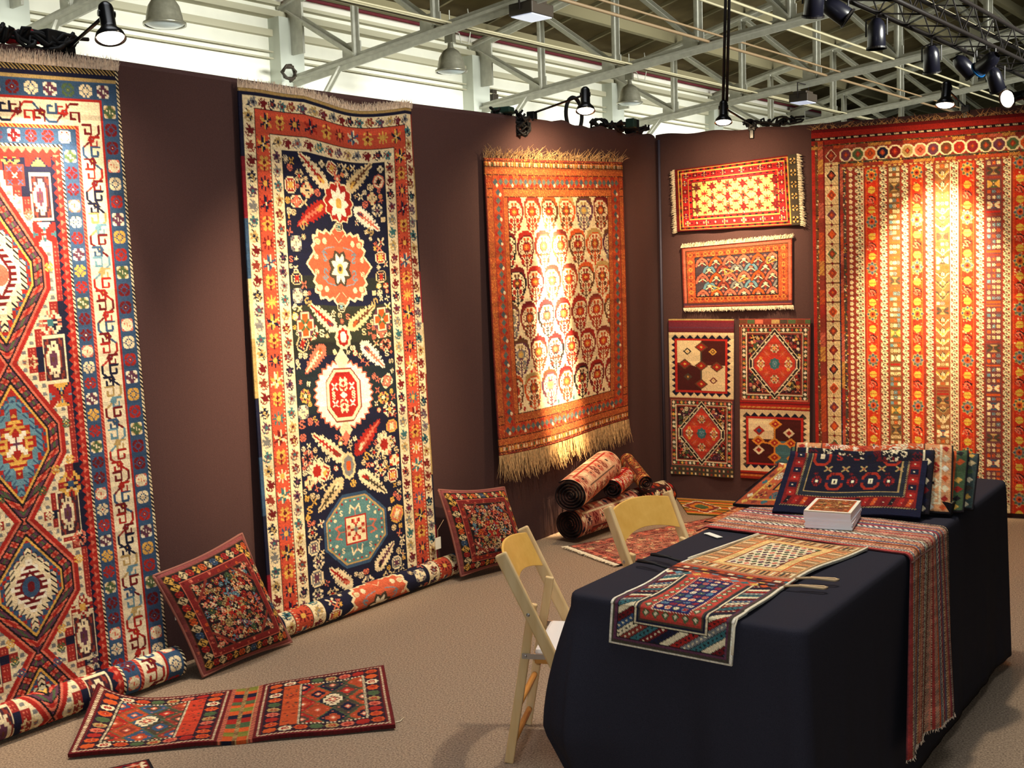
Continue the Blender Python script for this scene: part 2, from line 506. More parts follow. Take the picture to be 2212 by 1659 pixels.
HK = [(0, 0), (0, -2.4), (2.6, -2.4), (2.6, -.6), (1.3, -.6)]
def hook_run(cv, x0, y0, x1, y1, pitch):
    """zig-zag line with latch hooks on an ivory ground"""
    vert = (y1-y0) > (x1-x0); L = (y1-y0) if vert else (x1-x0); T = (x1-x0) if vert else (y1-y0)
    n = max(1, int(round(L/pitch))); p = L/n
    M = (lambda a, b: (x0+b, y0+a)) if vert else (lambda a, b: (x0+a, y0+b))
    cols = 'dbrnhdlr'
    for i in range(n):
        a0 = i*p; c = cols[i % len(cols)]; c2 = cols[(i*3+2) % len(cols)]
        lo, hi = (.1*T, .9*T) if i % 2 == 0 else (.9*T, .1*T)
        cv.line([M(a0, lo), M(a0+p*.35, lo), M(a0+p, hi)], c, .85)
        sg = 1 if i % 2 == 0 else -1
        hx, hy = a0+p*.62, (lo+hi)/2
        cv.poly([M(hx-1.1, hy+sg*-1.6), M(hx+1.5, hy-sg*1.0), M(hx+.6, hy+sg*1.8), M(hx-1.6, hy+sg*.4)], c2)
        cv.ell(*M(hx-.2, hy), .45, .45, 'y' if i % 2 else 'l')
        f = T/9.
        cv.line([M(a0+p*.52+u*f*1.45, (.86*T if i % 2 else .14*T)-sg*(-v)*f*-1.5) for u, v in HK], c2, .95)
        cv.line([M(a0-p*.02+u*f*1.35, (.14*T if i % 2 else .86*T)+sg*v*f*1.45) for u, v in HK], c, .9)

def rug_long_medallions():
    hw, H, k = 54., 244., 3.0; cv = Cv(hw, H, k, 'n'); X, Y = cv.X, cv.Y
    rng = random.Random(4)
    # field: navy with stepped medallions
    cs = [78., 141., 195., 247.]; bh = [33., 30., 26., 28.]
    a, f, a0 = 18.5, 6., 2.6
    d = np.full(X.shape, 99.); idx = np.zeros(X.shape, int); q = 3.3
    dq = np.full(X.shape, 99.); Xq = (np.floor(X/q)+.5)*q; Yq = (np.floor(Y/q)+.5)*q
    q2 = 2.2; d2 = np.full(X.shape, 99.); X2 = (np.floor(X/q2)+.5)*q2; Y2 = (np.floor(Y/q2)+.5)*q2
    for j, (c, b) in enumerate(zip(cs, bh)):
        L = math.hypot(b-f, a-a0)
        fd = lambda x, y: np.maximum(abs(hw-x)-a, ((abs(hw-x)-a)*(b-f)+(abs(y-c)-f)*(a-a0))/L)
        e = fd(X, Y); m = e < d; d[m] = e[m]; idx[m] = j
        dq = np.minimum(dq, fd(Xq, Yq)); d2 = np.minimum(d2, fd(X2, Y2))
    A = cv.a
    dots = ((X/q % 1 > .25) & (X/q % 1 < .42) | (X/q % 1 > .6) & (X/q % 1 < .77)) & ((Y/q % 1 > .25) & (Y/q % 1 < .42) | (Y/q % 1 > .6) & (Y/q % 1 < .77))
    red = (dq >= 3.4) & (dq < 6.6); A[red] = C3((146, 40, 34)); A[red & dots] = C3('p')
    wh = (d > 0) & (dq < 3.4); A[wh] = C3('i')
    dash = wh & (abs((X/q % 1)-.5) < .12+.25*((Y/q % 1))) & (abs((Y/q % 1)-.5) < .22); A[dash] = C3('a')
    A[(d > -1.1) & (d <= .5)] = C3('r'); A[(d > -1.9) & (d <= -1.1)] = C3('p')
    bnd = (d > -6.2) & (d <= -1.9); A[bnd] = C3('k')
    per = ((Y+0.6*abs(hw-X))/5.2) % 1; per2 = ((Y-0.0*X)/2.6) % 1
    tile = bnd & (d > -5.4) & (d < -2.6)
    A[tile & (per < .5)] = C3('u'); A[tile & (per >= .5)] = C3('p')
    A[tile & (per >= .5) & ((abs(d+4) < .45) | (abs(per-.75) < .05))] = C3('r')
    A[tile & (per < .5) & (abs(d+4) < .4)] = C3('g')
    A[bnd & ((per < .04) | (abs(per-.5) < .04))] = C3('k')
    A[(d > -7.0) & (d <= -6.2)] = C3('y')
    inn = d <= -7.0
    for j, (g1, g2, g3, g4) in enumerate((('r', 'i', 'd', 'w'), ('r', 'l', 'r', 'y'), ('b', 'i', 'd', 'w'), ('b', 'i', 'r', 'l'))):
        m = inn & (idx == j); A[m] = C3(g1)
        chk = ((np.floor(X/1.5)+np.floor(Y/1.5)) % 3 == 0); A[m & chk] = C3('b' if g1 == 'r' else 'r')
        s1 = m & (d2 < -8.4); A[s1] = C3(g2 if j != 1 else 'l')
        ed = m & (d2 < -8.4) & (d2 > -10.2) & (((X+Y)/2.2 % 1) < .38); A[ed] = C3('k' if j != 1 else 'b')
        s2 = m & (d2 < -11.8); A[s2] = C3('w' if j in (0, 2) else 'r')
        hk = m & (d < -12.2) & (d > -14.4) & (((Y/2.2) % 1) < .55); A[hk] = C3(g3 if j != 1 else 'y')
        l2 = m & (d < -14.2) & (d > -15.2); A[l2] = C3('d' if j != 1 else 'y')
        s3 = m & (d < -15.8); A[s3] = C3('r' if j == 1 else 'w' if j == 0 else 'k')
    cv.st('cross', hw, 141, 8, 9, 'wuw'); cv.ell(hw, 78, 3.4, 4, 'p'); cv.ell(hw, 195, 3.4, 4, 'b'); cv.ell(hw, 195, 1.5, 2, 'd')
    # ornaments in the corners of the field
    for (x, y, w, h) in ((35.5, 49.5, 8.4, 18), (36, 111, 9.0, 18.5), (36.4, 170.5, 9, 18.5), (35, 219.5, 9, 18.5)): cv.st('box', x, y, w, h, ['i', (60, 34, 44), 'e', 'u', 'm'])
    for (x, y, w, h, cm) in ((46.3, 34.6, 7, 7, 'yrd'), (36.5, 97, 9, 9, 'ipt'), (34.5, 159.5, 9.4, 9.4, 'yrb'), (34.8, 208, 9, 9, 'iry'), (33, 181, 6, 6, 'pik'), (32, 230, 6.4, 6.4, 'iau'), (45.5, 111, 5.4, 5.4, 'cre')): cv.st('flower', x, y, w, h, cm)
    for (x, y, w, h, cm) in ((35.6, 33.5, 10, 9, 'yrp'), (35.5, 63.5, 9, 9, 'wrt'), (34.7, 125, 9.6, 9, 'yrl')): cv.st('hglass', x, y, w, h, cm)
    cv.rect(41.5, 37.5, 48.5, 45.5, 'r'); cv.frame(41.5, 37.5, 48.5, 45.5, .7, 'e')
    for dx in (-2, 2):
        for dy in (-2.4, 2.4): cv.st('cross', 45+dx, 41.5+dy, 1.9, 2, 'bb')
    cv.st('cross', 45, 41.5, 2, 2, 'ii')
    for (x, y) in ((46, 50), (41, 56), (35, 76), (34, 136), (46, 160), (44, 170), (34, 150), (34.5, 189), (44, 214), (45, 221), (47, 226), (37, 237), (40, 153)): cv.st('eight', x, y, 3.4, 3.6, rng.choice(['yi', 'ip', 'pi', 'gy', 'bi']))
    # red zig-zag edge of the field and barber-pole stripes
    def strip(x0, x1):  # mirrored corner strips: top and side (the bottom is rolled up)
        return ((0, x0, hw, x1, False), (x0, x0, x1, H, True))
    y0 = 4.0
    def band(t0, t1, c):
        cv.rect(t0, t0+y0, hw, t1+y0, c); cv.rect(t0, t0+y0, t1, H, c)
    band(0, 1.2, 'h'); cv.barber(0, 0, hw, 2.2, 'k', 'h', 1.5); cv.barber(0, 0, 1.4, H, 'i', 'k', 1.7)
    band(1.4, 8.6, 'b'); band(8.0, 8.9, 'r'); band(8.9, 18.3, (230, 214, 178)); band(18.3, 19.6, 'p'); band(19.6, 25.6, 'b'); band(25.6, 26.8, 'k'); band(26.8, 30.6, 'r')
    cv.barber(18.3, 22.3, hw, 23.6, 'r', 'y', 1.5); cv.barber(18.3, 22.3, 19.6, H, 'r', 'p', 1.5)
    cv.barber(25.6, 29.6, hw, 30.8, 'i', 'k', 1.7); cv.barber(25.6, 29.6, 26.8, H, 'i', 'k', 1.7)
    cv.zig(26.8, 30.8, hw, 33.6, 'r', 'p', 3.2, 1.8); cv.zig(26.8, 33.6, 29.6, H, 'p', 'r', 3.2, 2.2, True)
    cv.zig(28.6, 34.4, 30.6, H, 'n', 'r', 3.2, 1.6, True)
    sets = ['dwd', 'ipw', 'ryw', 'yry', 'gih', 'dww', 'iwr', 'uwi', 'rwr']
    fl = lambda w: (lambda x, y, i, v, p: (cv.st('eight' if i % 3 else 'quat', x, y, w, w, sets[(i*5+int(x)) % len(sets)])))
    side_run(cv, 3.5, y0+1.6, hw, y0+8, 6.9, fl(5.2)); side_run(cv, 1.7, y0+9, 8, H, 6.9, fl(5.2))
    side_run(cv, 21, y0+19.8, hw, y0+25.4, 6.2, fl(4.6)); side_run(cv, 19.8, y0+27, 25.4, H, 6.2, fl(4.6))
    hook_run(cv, 18, y0+9.2, hw, y0+18, 8.4); hook_run(cv, 9.2, y0+18, 18, H, 8.4)
    half = cv.worn(11)
    return np.concatenate([half, half[:, ::-1]], 1)

def rug_dragon_leaf():
    W, H, k = 110., 243., 2.45; cv = Cv(W, H, k, 'n'); rng = random.Random(9)
    # borders
    cv.rect(0, 0, W, 1.5, 'h'); cv.rect(0, 1.5, W, 3.6, 'n')
    cv.a[:] = C3('n'); cv.rect(0, 0, W, 1.5, 'h'); cv.rect(0, 1.5, W, 3.4, 'n')
    for y in range(0, 243, 27):                                  # coloured overcast selvedge
        cv.rect(0, 3.4+y, 2.2, 3.4+y+27, 'nfbchnb'[(y//27) % 7]); cv.rect(W-1.2, 3.4+y, W, 3.4+y+27, 'ehnfc'[(y//27) % 5])
    def band(l, r, t, c): cv.rect(l, t, W-r, H, c)
    band(2.2, 1.2, 3.4, 'i'); band(7.6, 6.0, 8.6, 'k'); band(8.1, 6.4, 9.0, (192, 76, 52)); band(16.4, 15.2, 19.0, 'k'); band(16.9, 15.6, 19.4, 'i'); band(23.6, 22.4, 26.0, 'k'); band(24.1, 22.8, 26.4, 'n')
    # small trefoil borders on ivory
    cols = ['d', 'n', 't', 'e', 'u', 'h', 'd', 'a']
    def tref(x, y, i, v, p):
        c = cols[(i*3+int(x)) % len(cols)]; c2 = cols[(i*5+1) % len(cols)]
        if v: cv.line([(x-1.4, y-p*.5), (x+1.2, y-p*.1), (x+1.0, y+p*.3)], c2, .5)
        else: cv.line([(x-p*.5, y+1.3), (x-p*.1, y-1.0), (x+p*.3, y-.8)], c2, .5)
        cv.st('bud', x+rng.uniform(-.3, .3), y, 5.0, 5.4, c+c2, (0 if v else 1.57)+(.5 if i % 2 else -.5))
    side_run(cv, 4, 4.0, W-3, 8.4, 6.0, tref); side_run(cv, 2.6, 9, 7.4, H, 6.6, tref); side_run(cv, W-5.8, 9, W-1.6, H, 6.6, tref)
    side_run(cv, 18, 20.0, W-17, 25.6, 6.0, tref); side_run(cv, 17.4, 26.5, 23.2, H, 6.6, tref); side_run(cv, W-22, 26.5, W-16, H, 6.6, tref)
    # red main border
    rs = ['nyi', 'tiy', 'diy', 'iyd', 'yni', 'bid', 'nri']
    def main(x, y, i, v, p):
        kind = i % 3
        if kind == 0: cv.st('star', x, y, 7.0, 7.4, rs[(i*2) % 7])
        elif kind == 1: cv.st('bud', x, y, 6.4, 7.2, ['iyd', 'ydi', 'cdn'][i % 3], rng.choice([0, 3.14]))
        else: cv.st('dstar', x, y, 6.6, 6.6, rs[(i*3+1) % 7]); cv.ell(x, y, 1.3, 1.3, 'y')
        for dx in (-3.6, 3.6):
            for t in (-.4, -.2, 0, .2, .4):
                if v: cv.rect(x+dx-.3, y+t*p-.25, x+dx+.3, y+t*p+.25, 'i' if dx > 0 else 'k')
    side_run(cv, 10, 9.6, W-9, 18.4, 9.4, main); side_run(cv, 8.6, 19.5, 16, H, 9.0, main); side_run(cv, W-14.8, 19.5, W-6.8, H, 9.0, main)
    brd = cv; cv = Cv(W, H, k, 'n')       # the field, drawn on its own and set into the borders
    # the navy field fades to green in a few bands
    for y0, y1, c in ((98, 116, (44, 48, 38)), (84, 90, (36, 40, 38)), (128, 150, (28, 38, 44)), (116, 122, (34, 36, 34))): cv.rect(19, y0, W-22, y1, c)
    big = [(53.5, 47, 11), (52, 78, 23), (49.5, 142, 20), (52, 210, 21), (51.5, 113.5, 6), (50, 177.5, 6)]
    leaves = [((30.6, 26.9), (46.2, 41), 'iry'), ((76, 26.5), (59.5, 40.5), 'cmy'), ((27.6, 60.6), (45.6, 48.6), 'rpy'), ((78.6, 60.2), (63.9, 49.2), 'wpu'),
              ((32, 98), (47.5, 109.7), 'iru'), ((73, 98), (55.6, 109.1), 'cmo'), ((26.9, 129.9), (39.4, 117.9), 'pio'), ((76.7, 130.1), (63, 116.4), 'wpu'),
              ((28.5, 159.4), (47.8, 174.5), 'ire'), ((71.2, 156.9), (55, 172.3), 'rpi'), ((29.5, 197), (45.4, 183.6), 'cvi'), ((72.8, 195), (56.4, 181.6), 'ivr'),
              ((75.5, 221.6), (63, 233.6), 'iuk'), ((34.2, 226), (47, 238), 'irp')]
    def keep(x, y, r):
        for bx, by, br in big:
            if math.hypot(x-bx, y-by) < br+r: return False
        for (x0, y0), (x1, y1), _ in leaves:
            L = (x1-x0)**2+(y1-y0)**2; t = max(0, min(1, ((x-x0)*(x1-x0)+(y-y0)*(y1-y0))/L))
            if math.hypot(x-x0-t*(x1-x0), y-y0-t*(y1-y0)) < 4+r: return False
        return True
    cv.scatter(20.4, 26.6, W-26.8, H, 60, rng, ['flower', 'ring', 'quat', 'flower'], ['iry', 'ypi', 'pik', 'iau', 'cnr'], 6.2, 8.4, .98, keep)
    first = [None]
    cv.scatter(20.4, 26.6, W-26.8, H, 420, rng, ['cross', 'eight', 'quat', 'cross', 'ess', 'dstar', 'eight'], ['ik', 'cr', 'py', 'yk', 'ir', 'ci', 'iy', 'pk'], 2.2, 4.0, .9,
               lambda x, y, r: keep(x, y, r) and np.ptp(cv.a[cv.box(x-r*.7, y-r*.7, x+r*.7, y+r*.7)].sum(-1)) < 60)
    for (x0, y0), (x1, y1), cm in leaves:
        L = math.hypot(x1-x0, y1-y0)*1.06; cv.st('leaf', (x0+x1)/2, (y0+y1)/2, 7.8, L, cm, math.atan2(x0-x1, y1-y0))
    # medallions from the top down
    cv.lobe(53.3, 47, 9.4, 10.2, 'i', 12, .08); cv.lobe(53.3, 47, 8.6, 9.4, 'r', 12, .08); cv.lobe(53.3, 47.5, 5.4, 7, 'w', 8, .25); cv.octa(53.3, 47.5, 2, 2.4, 'y')
    cv.st('bud', 53, 36, 5, 6, 'pi')
    def medal(cx, cy, rx, ry, c, ed):
        cv.lobe(cx, cy, rx+1.3, ry+1.3, ed, 28, .045, 0, 5.5); cv.lobe(cx, cy, rx, ry, c, 28, .045, 0, 5.5)
        for sx, sy in ((0, -1), (0, 1)): cv.dia(cx, cy+sy*(ry+1.5), 5, 5.6, ed); cv.dia(cx, cy+sy*(ry+1), 4.2, 4.8, c)
        for sx in (-1, 1): cv.dia(cx+sx*(rx+.6), cy, 5, 6, ed); cv.dia(cx+sx*rx, cy, 4.4, 5.2, c)
    medal(52, 78.5, 15.4, 15.6, (196, 92, 62), 'i')
    for sx, sy in ((-1, -1), (1, -1), (-1, 1), (1, 1)):
        cv.st('ring', 52+sx*13.2, 78.5+sy*11, 3, 3, 'ic'); cv.st('ess', 52+sx*9, 78.5+sy*4.2, 2.6, 5, 'lt', 0, sx > 0); cv.ell(52+sx*9, 78.5+sy*11.6, 1.3, 1.5, 'i')
        cv.line([(52+sx*3, 78.5+sy*9.5), (52+sx*8, 78.5+sy*8.5), (52+sx*11, 78.5+sy*6)], 'l', .5); cv.st('eight', 52+sx*14.6, 78.5+sy*3.6, 2.4, 2.6, 'iy')
        cv.st('ess', 52+sx*21, 78.5+sy*18, 3.4, 4.4, 'hk', .8*sx*sy)
    cv.lobe(52, 79.5, 6.8, 8.4, 'v', 8, .14, .5); cv.lobe(52, 79.5, 4.6, 6.4, 'w', 8, .28, .5); cv.octa(52, 79.5, 1.8, 2.4, 'y'); cv.octa(52, 79.5, .9, 1.3, 'v')
    cv.st('ring', 52.6, 59, 5, 4.6, 'ikt'); cv.st('ring', 51.5, 98.5, 5, 4.6, 'ikl')
    for x, y in ((28.4, 107.4), (77, 105.6)): cv.octa(x, y, 5.6, 6.4, 'u', .6); cv.rect(x-5, y-2.6, x+5, y+2.6, 'i'); cv.rect(x-2.6, y-6, x+2.6, y+6, 'i'); cv.rect(x-4.2, y-1.8, x+4.2, y+1.8, 'o'); cv.rect(x-1.8, y-5.2, x+1.8, y+5.2, 'o'); cv.st('cross', x, y, 5, 6, 'gi')
    cv.lobe(51.5, 113.4, 5, 6, 'i', 10, .08); cv.lobe(51.5, 113.4, 3.4, 4.4, 'r', 8, .1); cv.octa(51.5, 113.4, 1.8, 2.6, 'w')
    cv.lobe(49.7, 142, 18.2, 17.2, 'p', 30, .055); cv.lobe(49.7, 142, 17.2, 16.2, 'w', 30, .055)
    cv.dia(49.7, 124.5, 4.6, 6, 'i'); cv.dia(49.7, 159.5, 4.2, 6, 'i'); cv.dia(49.7, 163, 2.6, 3.4, 'p')
    cv.octa(49.7, 142, 11, 13.4, 'e', .5); cv.octa(49.7, 142, 10.4, 12.8, 'i', .5); cv.octa(49.7, 142, 8.8, 11.2, 'r', .5)
    for sy in (-1, 1):
        cv.st('bud', 49.7, 142+sy*5.2, 6.4, 7.4, 'ir', 0 if sy < 0 else 3.14)
        for sx in (-1, 1): cv.st('cross', 49.7+sx*5.4, 142+sy*4.2, 3.4, 3.4, 'wr'); cv.st('ess', 49.7+sx*6.2, 142+sy*.5, 2.2, 3, 'ir')
    cv.dia(49.7, 142, 2.4, 1.8, 'w')
    cv.lobe(50, 177.5, 4.4, 6.8, 'c', 12, .06); cv.lobe(50, 177.5, 3.2, 5.2, 'a', 8, .06); cv.octa(50, 177.5, 1.6, 2.4, 'o')
    for x, y in ((30, 177.5), (73.4, 170)): cv.lobe(x, y, 4.6, 5.2, 'i', 10, .26); cv.lobe(x, y, 2.6, 3, 'r', 8, .15)
    cv.octa(52, 210, 20, 18.4, 'b', .62); cv.octa(52, 210, 18.6, 17, 'h', .62); cv.octa(52, 210, 17.6, 16, (84, 126, 128), .62)
    for a_ in range(40):
        th = a_*2*math.pi/40; rr = 1/max(abs(math.cos(th)), abs(math.sin(th)), (abs(math.cos(th))+abs(math.sin(th)))/1.4)
        cv.ell(52+16.4*rr*math.cos(th), 210+14.9*rr*math.sin(th), .6, .6, 'r' if a_ % 2 else 'i')
    for sx, sy in ((0, -1), (0, 1), (-1, 0), (1, 0)):
        px_, py_ = 52+sx*11.4, 210+sy*11
        ax, ay = -sy, sx
        q_ = [(-3.4, 2.4), (-2.6, -1.4), (0, 1.2), (2.6, -1.4), (3.4, 2.4)]
        cv.line([(px_+u*ax+v*sx*-1, py_+u*ay-v*sy) for u, v in q_], 'i' if sy else 'p', .9); cv.line([(52+sx*6, 210+sy*6.4), (px_, py_)], 'p', .6)
    for sx in (-1, 1):
        for sy in (-1, 1): cv.st('ess', 52+sx*8.6, 210+sy*9.4, 2, 2.8, 'iw'); cv.ell(52+sx*12.6, 210+sy*6.4, .9, .9, 'i')
    cv.rect(45.2, 203, 58.8, 217, 'r'); cv.rect(46, 203.8, 58, 216.2, 'i')
    cv.st('flower', 52, 210, 11, 11.4, 'rpu'); cv.st('cross', 52, 210, 9, 9, 'ia')
    o = int(3.9*k); x0, x1, y0 = int(24.1*k), int((W-22.8)*k), int(26.4*k)
    brd.a[y0:, x0:x1] = cv.a[y0:, x0-o:x1-o]; cv = brd
    return cv.worn(12)

def rug_boteh():
    W, H, k = 137., 166., 1.95; cv = Cv(W, H, k, 's'); rng = random.Random(5)
    O = (176, 88, 46); cv.a[:] = C3(O)
    # top and bottom end bands
    def hb(y0, y1, c): cv.rect(0, y0, W, y1, c); cv.rect(0, H-y1, W, H-y0, c)
    hb(0, 1.4, 'e'); hb(1.4, 2.0, 'k'); hb(4.8, 5.3, 'k'); hb(5.3, 9.2, O); hb(9.2, 9.8, 'k'); hb(9.8, 17, 's'); hb(17, 17.5, 'k'); hb(17.5, 21.5, O); hb(21.5, 22.1, 'k')
    for i in range(56):
        for y in (2.4, H-4.6): cv.rect(1+i*2.44, y, 2.5+i*2.44, y+2, 'yigic'[i % 5])
    rngn = np.random.default_rng(3)
    m = rngn.random(cv.a.shape[:2]) < .16; cv.a[m] = cv.a[m]*.72+np.array([20, 8, 4]); m2 = rngn.random(cv.a.shape[:2]) < .12; cv.a[m2] = C3((206, 132, 62))
    for x0, x1, c in ((0, 1.2, 'e'), (5.4, 6, 'e'), (6, 14.6, 's'), (14.6, 15.1, 'e')):
        cv.rect(x0, 9.8, x1, H-9.8, c); cv.rect(W-x1, 9.8, W-x0, H-9.8, c)
    def fl(x, y, i, v, p):
        c = 'tr'[i % 2]; T_ = (84, 100, 94)
        a_, b_ = (x-1.7, y) if v else (x, y-1.7)
        a2, b2 = (x+1.9, y+.3*p) if v else (x+.3*p, y+1.9)
        cv.st('eight', a_, b_, 3.6, 3.6, 'ry' if i % 2 else 'ot'); cv.dia(x, y, 2.1, 2.1, T_ if i % 3 else (70, 84, 90)); cv.ell(a2, b2, 1.0, 1.0, 'i' if i % 3 == 0 else 'r')
    side_run(cv, 6, 10, W-6, 16.8, 4.6, fl); side_run(cv, 6, H-16.8, W-6, H-10, 4.6, fl)
    side_run(cv, 6.2, 17, 14.4, H-17, 4.6, fl); side_run(cv, W-14.4, 17, W-6.2, H-17, 4.6, fl)
    x0, x1, y0, y1 = 19.2, W-19.6, 22.1, H-22.1
    cv.rect(x0-.6, y0, x1+.6, y1, 'k'); cv.rect(x0, y0, x1, y1, (234, 212, 168))
    rows = 6; rh = (y1-y0)/rows; cw = (x1-x0)/5.7
    sets = ['rero', 'demo', 'omsr', 'rdro', 'muah', 'esro', 'dkrm', 'homs']
    full = cv.a.copy()
    for r_ in range(rows):
        for c_ in range(-1, 7):
            cx = x0+(c_+(.35 if r_ % 2 == 0 else .82))*cw; cy = y0+(r_+.5)*rh
            s_ = sets[(r_*3+c_*5) % 8]
            cv.st('boteh', cx, cy, cw*.97, rh*1.12, s_[0]+s_[1]+s_[3]+s_[2]+'y', 0, r_ % 2 == 1)
            if rng.random() < .6: cv.ell(cx+cw*.48, cy+rh*.42, 1.1, 1.3, rng.choice('rdmt'))
    b = np.ones(cv.a.shape[:2], bool); b[(cv.X > x0) & (cv.X < x1) & (cv.Y > y0) & (cv.Y < y1)] = False
    cv.a[b] = full[b]
    return cv.worn(13, .07, .05)

def rug_striped():
    W, H, k = 142., 246., 2.15; cv = Cv(W, H, k, 'e'); rng = random.Random(6); rg = np.random.default_rng(8)
    # x measured from the left edge of the rug
    for y0, y1, c in ((0, 2.2, 'd'), (2.2, 5.6, 'r'), (5.6, 7.6, 'k'), (7.6, 10, 'r'), (10, 11, 'm'), (11, 13.2, 'o')): cv.rect(0, y0, W, y1, c)
    for i in range(60):
        if i % 2 == 0:
            for j in range(3): cv.ell(3+i*2.4+j*1.0, 6.6, .45, .6, 'i')
    for x0, x1, c in ((0, 2.2, 'r'), (2.2, 4.4, 'm'), (4.4, 7.6, 'o'), (7.6, 8.3, 'd')): cv.rect(x0, 8, x1, H, c)
    def flecks(x0, y0, x1, y1, n, cols, w=.7, h=.7):
        for _ in range(n):
            x, y = rng.uniform(x0, x1), rng.uniform(y0, y1); cv.rect(x, y, x+w, y+h, rng.choice(cols))
    flecks(2.3, 12, 4.2, H, 240, ['i', 'k', 'g', 'y', 'd']); flecks(0, 10.2, W, 11, 160, ['k', 'y', 'g'], .9, .6)
    for i in range(26):  # guard stripe colours change in runs
        c = ['o', 'y', 'r', 'o', 'e', 'p'][rng.randrange(6)]; cv.barber(4.4, 10+i*9.4, 7.4, 19.4+i*9.4, c, 'e', 1.2)
        cv.barber(i*7, 11.2, i*7+7, 13.2, rng.choice(['o', 'y', 'e', 'p', 'd']), 'e', 1.2)
    # ivory diamond border: left column and top row
    cv.rect(8.3, 13.4, 16.6, H, 'c'); cv.rect(8.3, 13.4, W, 22, 'e')
    rg_ = rg.random(cv.a.shape[:2]); L = (cv.X > 8.3) & (cv.X < 16.6) & (cv.Y > 22)
    cv.a[L & (np.sin(cv.X*4.2)*np.sin(cv.Y*2.1+cv.X) > .45)] = C3((170, 140, 100))
    dc = ['d', 'k', 'o', 'u', 'e', 'g', 's', 'r', 'o', 'm']
    for i in range(19):
        y = 17.6+i*12.6; c = dc[i % 10]
        cv.octa(12.4, y, 3.4, 4.2, 'i', .95); cv.octa(12.4, y, 2.9, 3.7, c, .95); cv.octa(12.4, y, 1.9, 2.5, 'e' if c != 'e' else 'o', .95); cv.dia(12.4, y, 1, 1.2, 'o')
        cv.line([(12.4, y+4.2), (12.4, y+8.4)], 'v', .5); cv.line([(8.6, y+6.3), (16.4, y+6.3)], 'm', .7); cv.dia(12.4, y+6.3, 1.1, 1.4, 'd')
    for i in range(18):
        x = 21.5+i*7.4; c = ['u', 'g', 'o', 'n', 'd', 'h', 'p', 'u', 'm', 'r', 'f', 'v'][i % 12]
        cv.octa(x, 17.7, 3.75, 4.2, 'i', .62); cv.octa(x, 17.7, 3.1, 3.5, c, .62); cv.dia(x, 17.7, 1.8, 2.1, 'e' if c != 'd' else 'r'); cv.dia(x, 17.7, .8, 1, 'o')
        for sx, sy in ((-1, -1), (1, -1), (-1, 1), (1, 1)): cv.line([(x+sx*2.2, 17.7+sy*3.6), (x+sx*3.7, 17.7+sy*1.6)], 'i', .6)
    # inner guards
    for x0, x1, c in ((16.6, 17.6, 'n'), (17.6, 19.4, 'e'), (19.4, 21.2, 'v'), (21.2, 26, 'e')): cv.rect(x0, 22, x1, H, c)
    cv.rect(16.6, 22, W, 23.2, 'v'); cv.rect(18, 23.2, W, 25.2, 'e')
    flecks(16.6, 22, W, 23, 150, ['k', 'y', 'd', 'g'], 1, .6); flecks(19.3, 24, 21.2, H, 330, ['i', 'k', 'u', 'y', 'r']); flecks(16.6, 24, 17.7, H, 120, ['d', 'u', 'b'])
    for i in range(26):
        cv.barber(17.6, 25+i*9, 19.4, 34+i*9, ['o', 'y', 'p', 'e', 'r', 'd'][rng.randrange(6)], 'e', 1.1); cv.barber(20+i*6, 23.4, 26+i*6, 25, rng.choice(['o', 'y', 'r', 'e']), 'e', 1.1)
    for i in range(64):
        y = 27+i*3.45; cv.lobe(24.2, y, 1.15, 1.2, 'i', 5, .2); cv.ell(24.2, y, .35, .35, 'y')
    for i in range(40): cv.st('bird', 20+i*3.1, 26.2, 2.4, 1.6, 'iy')
    # the stripes of the field
    def vine(x0, x1):
        cv.rect(x0-.7, 26.6, x1+.7, H, 'e'); cv.rect(x0, 26.6, x1, H, 'i')
        n = int((H-27)/4.3)
        for i in range(n): cv.st('vine', (x0+x1)/2, 28.8+i*4.3, x1-x0-.3, 4.3, ['.', 'v', 'e', '.', 'r'])
    def red(x0, x1, ph):
        w = x1-x0; xc = (x0+x1)/2; cv.rect(x0, 26.6, x1, H, (184, 46, 24)); cv.line([(x0+.7, 27), (x0+.7, H)], 'o', .6); cv.line([(x1-.7, 27), (x1-.7, H)], 'o', .6)
        flecks(x0+1, 27, x1-1.5, H, 330, [(228, 190, 140), 'o', 'p', 'd', (220, 150, 90)], .8, .8)
        for i in range(9):
            y = 31.5+ph+i*29.6
            cv.lobe(xc, y, w*.42, 4.2, 'h', 8, .12); cv.lobe(xc, y, w*.34, 3.4, 'a' if (i+int(ph)) % 3 else 'y', 8, .12); cv.octa(xc, y, w*.2, 1.9, 'o', .5); cv.ell(xc, y, .8, .9, 'd')
            for a_ in range(8): cv.ell(xc+w*.33*math.cos(a_*.785), y+3.2*math.sin(a_*.785), .7, .7, 'g' if a_ % 2 else 'b')
            for yy in (9.4, 22.0):
                cv.ell(xc, y+yy, 2.2, 2.3, (206, 176, 70)); cv.line([(x0+1, y+yy), (x1-1, y+yy)], 'o', .5); cv.line([(x1-1.6, y+yy), (x1-1.6, y+yy+4)], 'o', .6)
            cv.st('ess', xc, y+15.6, w*.62, 4.4, 'kd', .6); cv.st('ess', xc-.3, y+15.9, w*.5, 3.6, 'pd', .6)
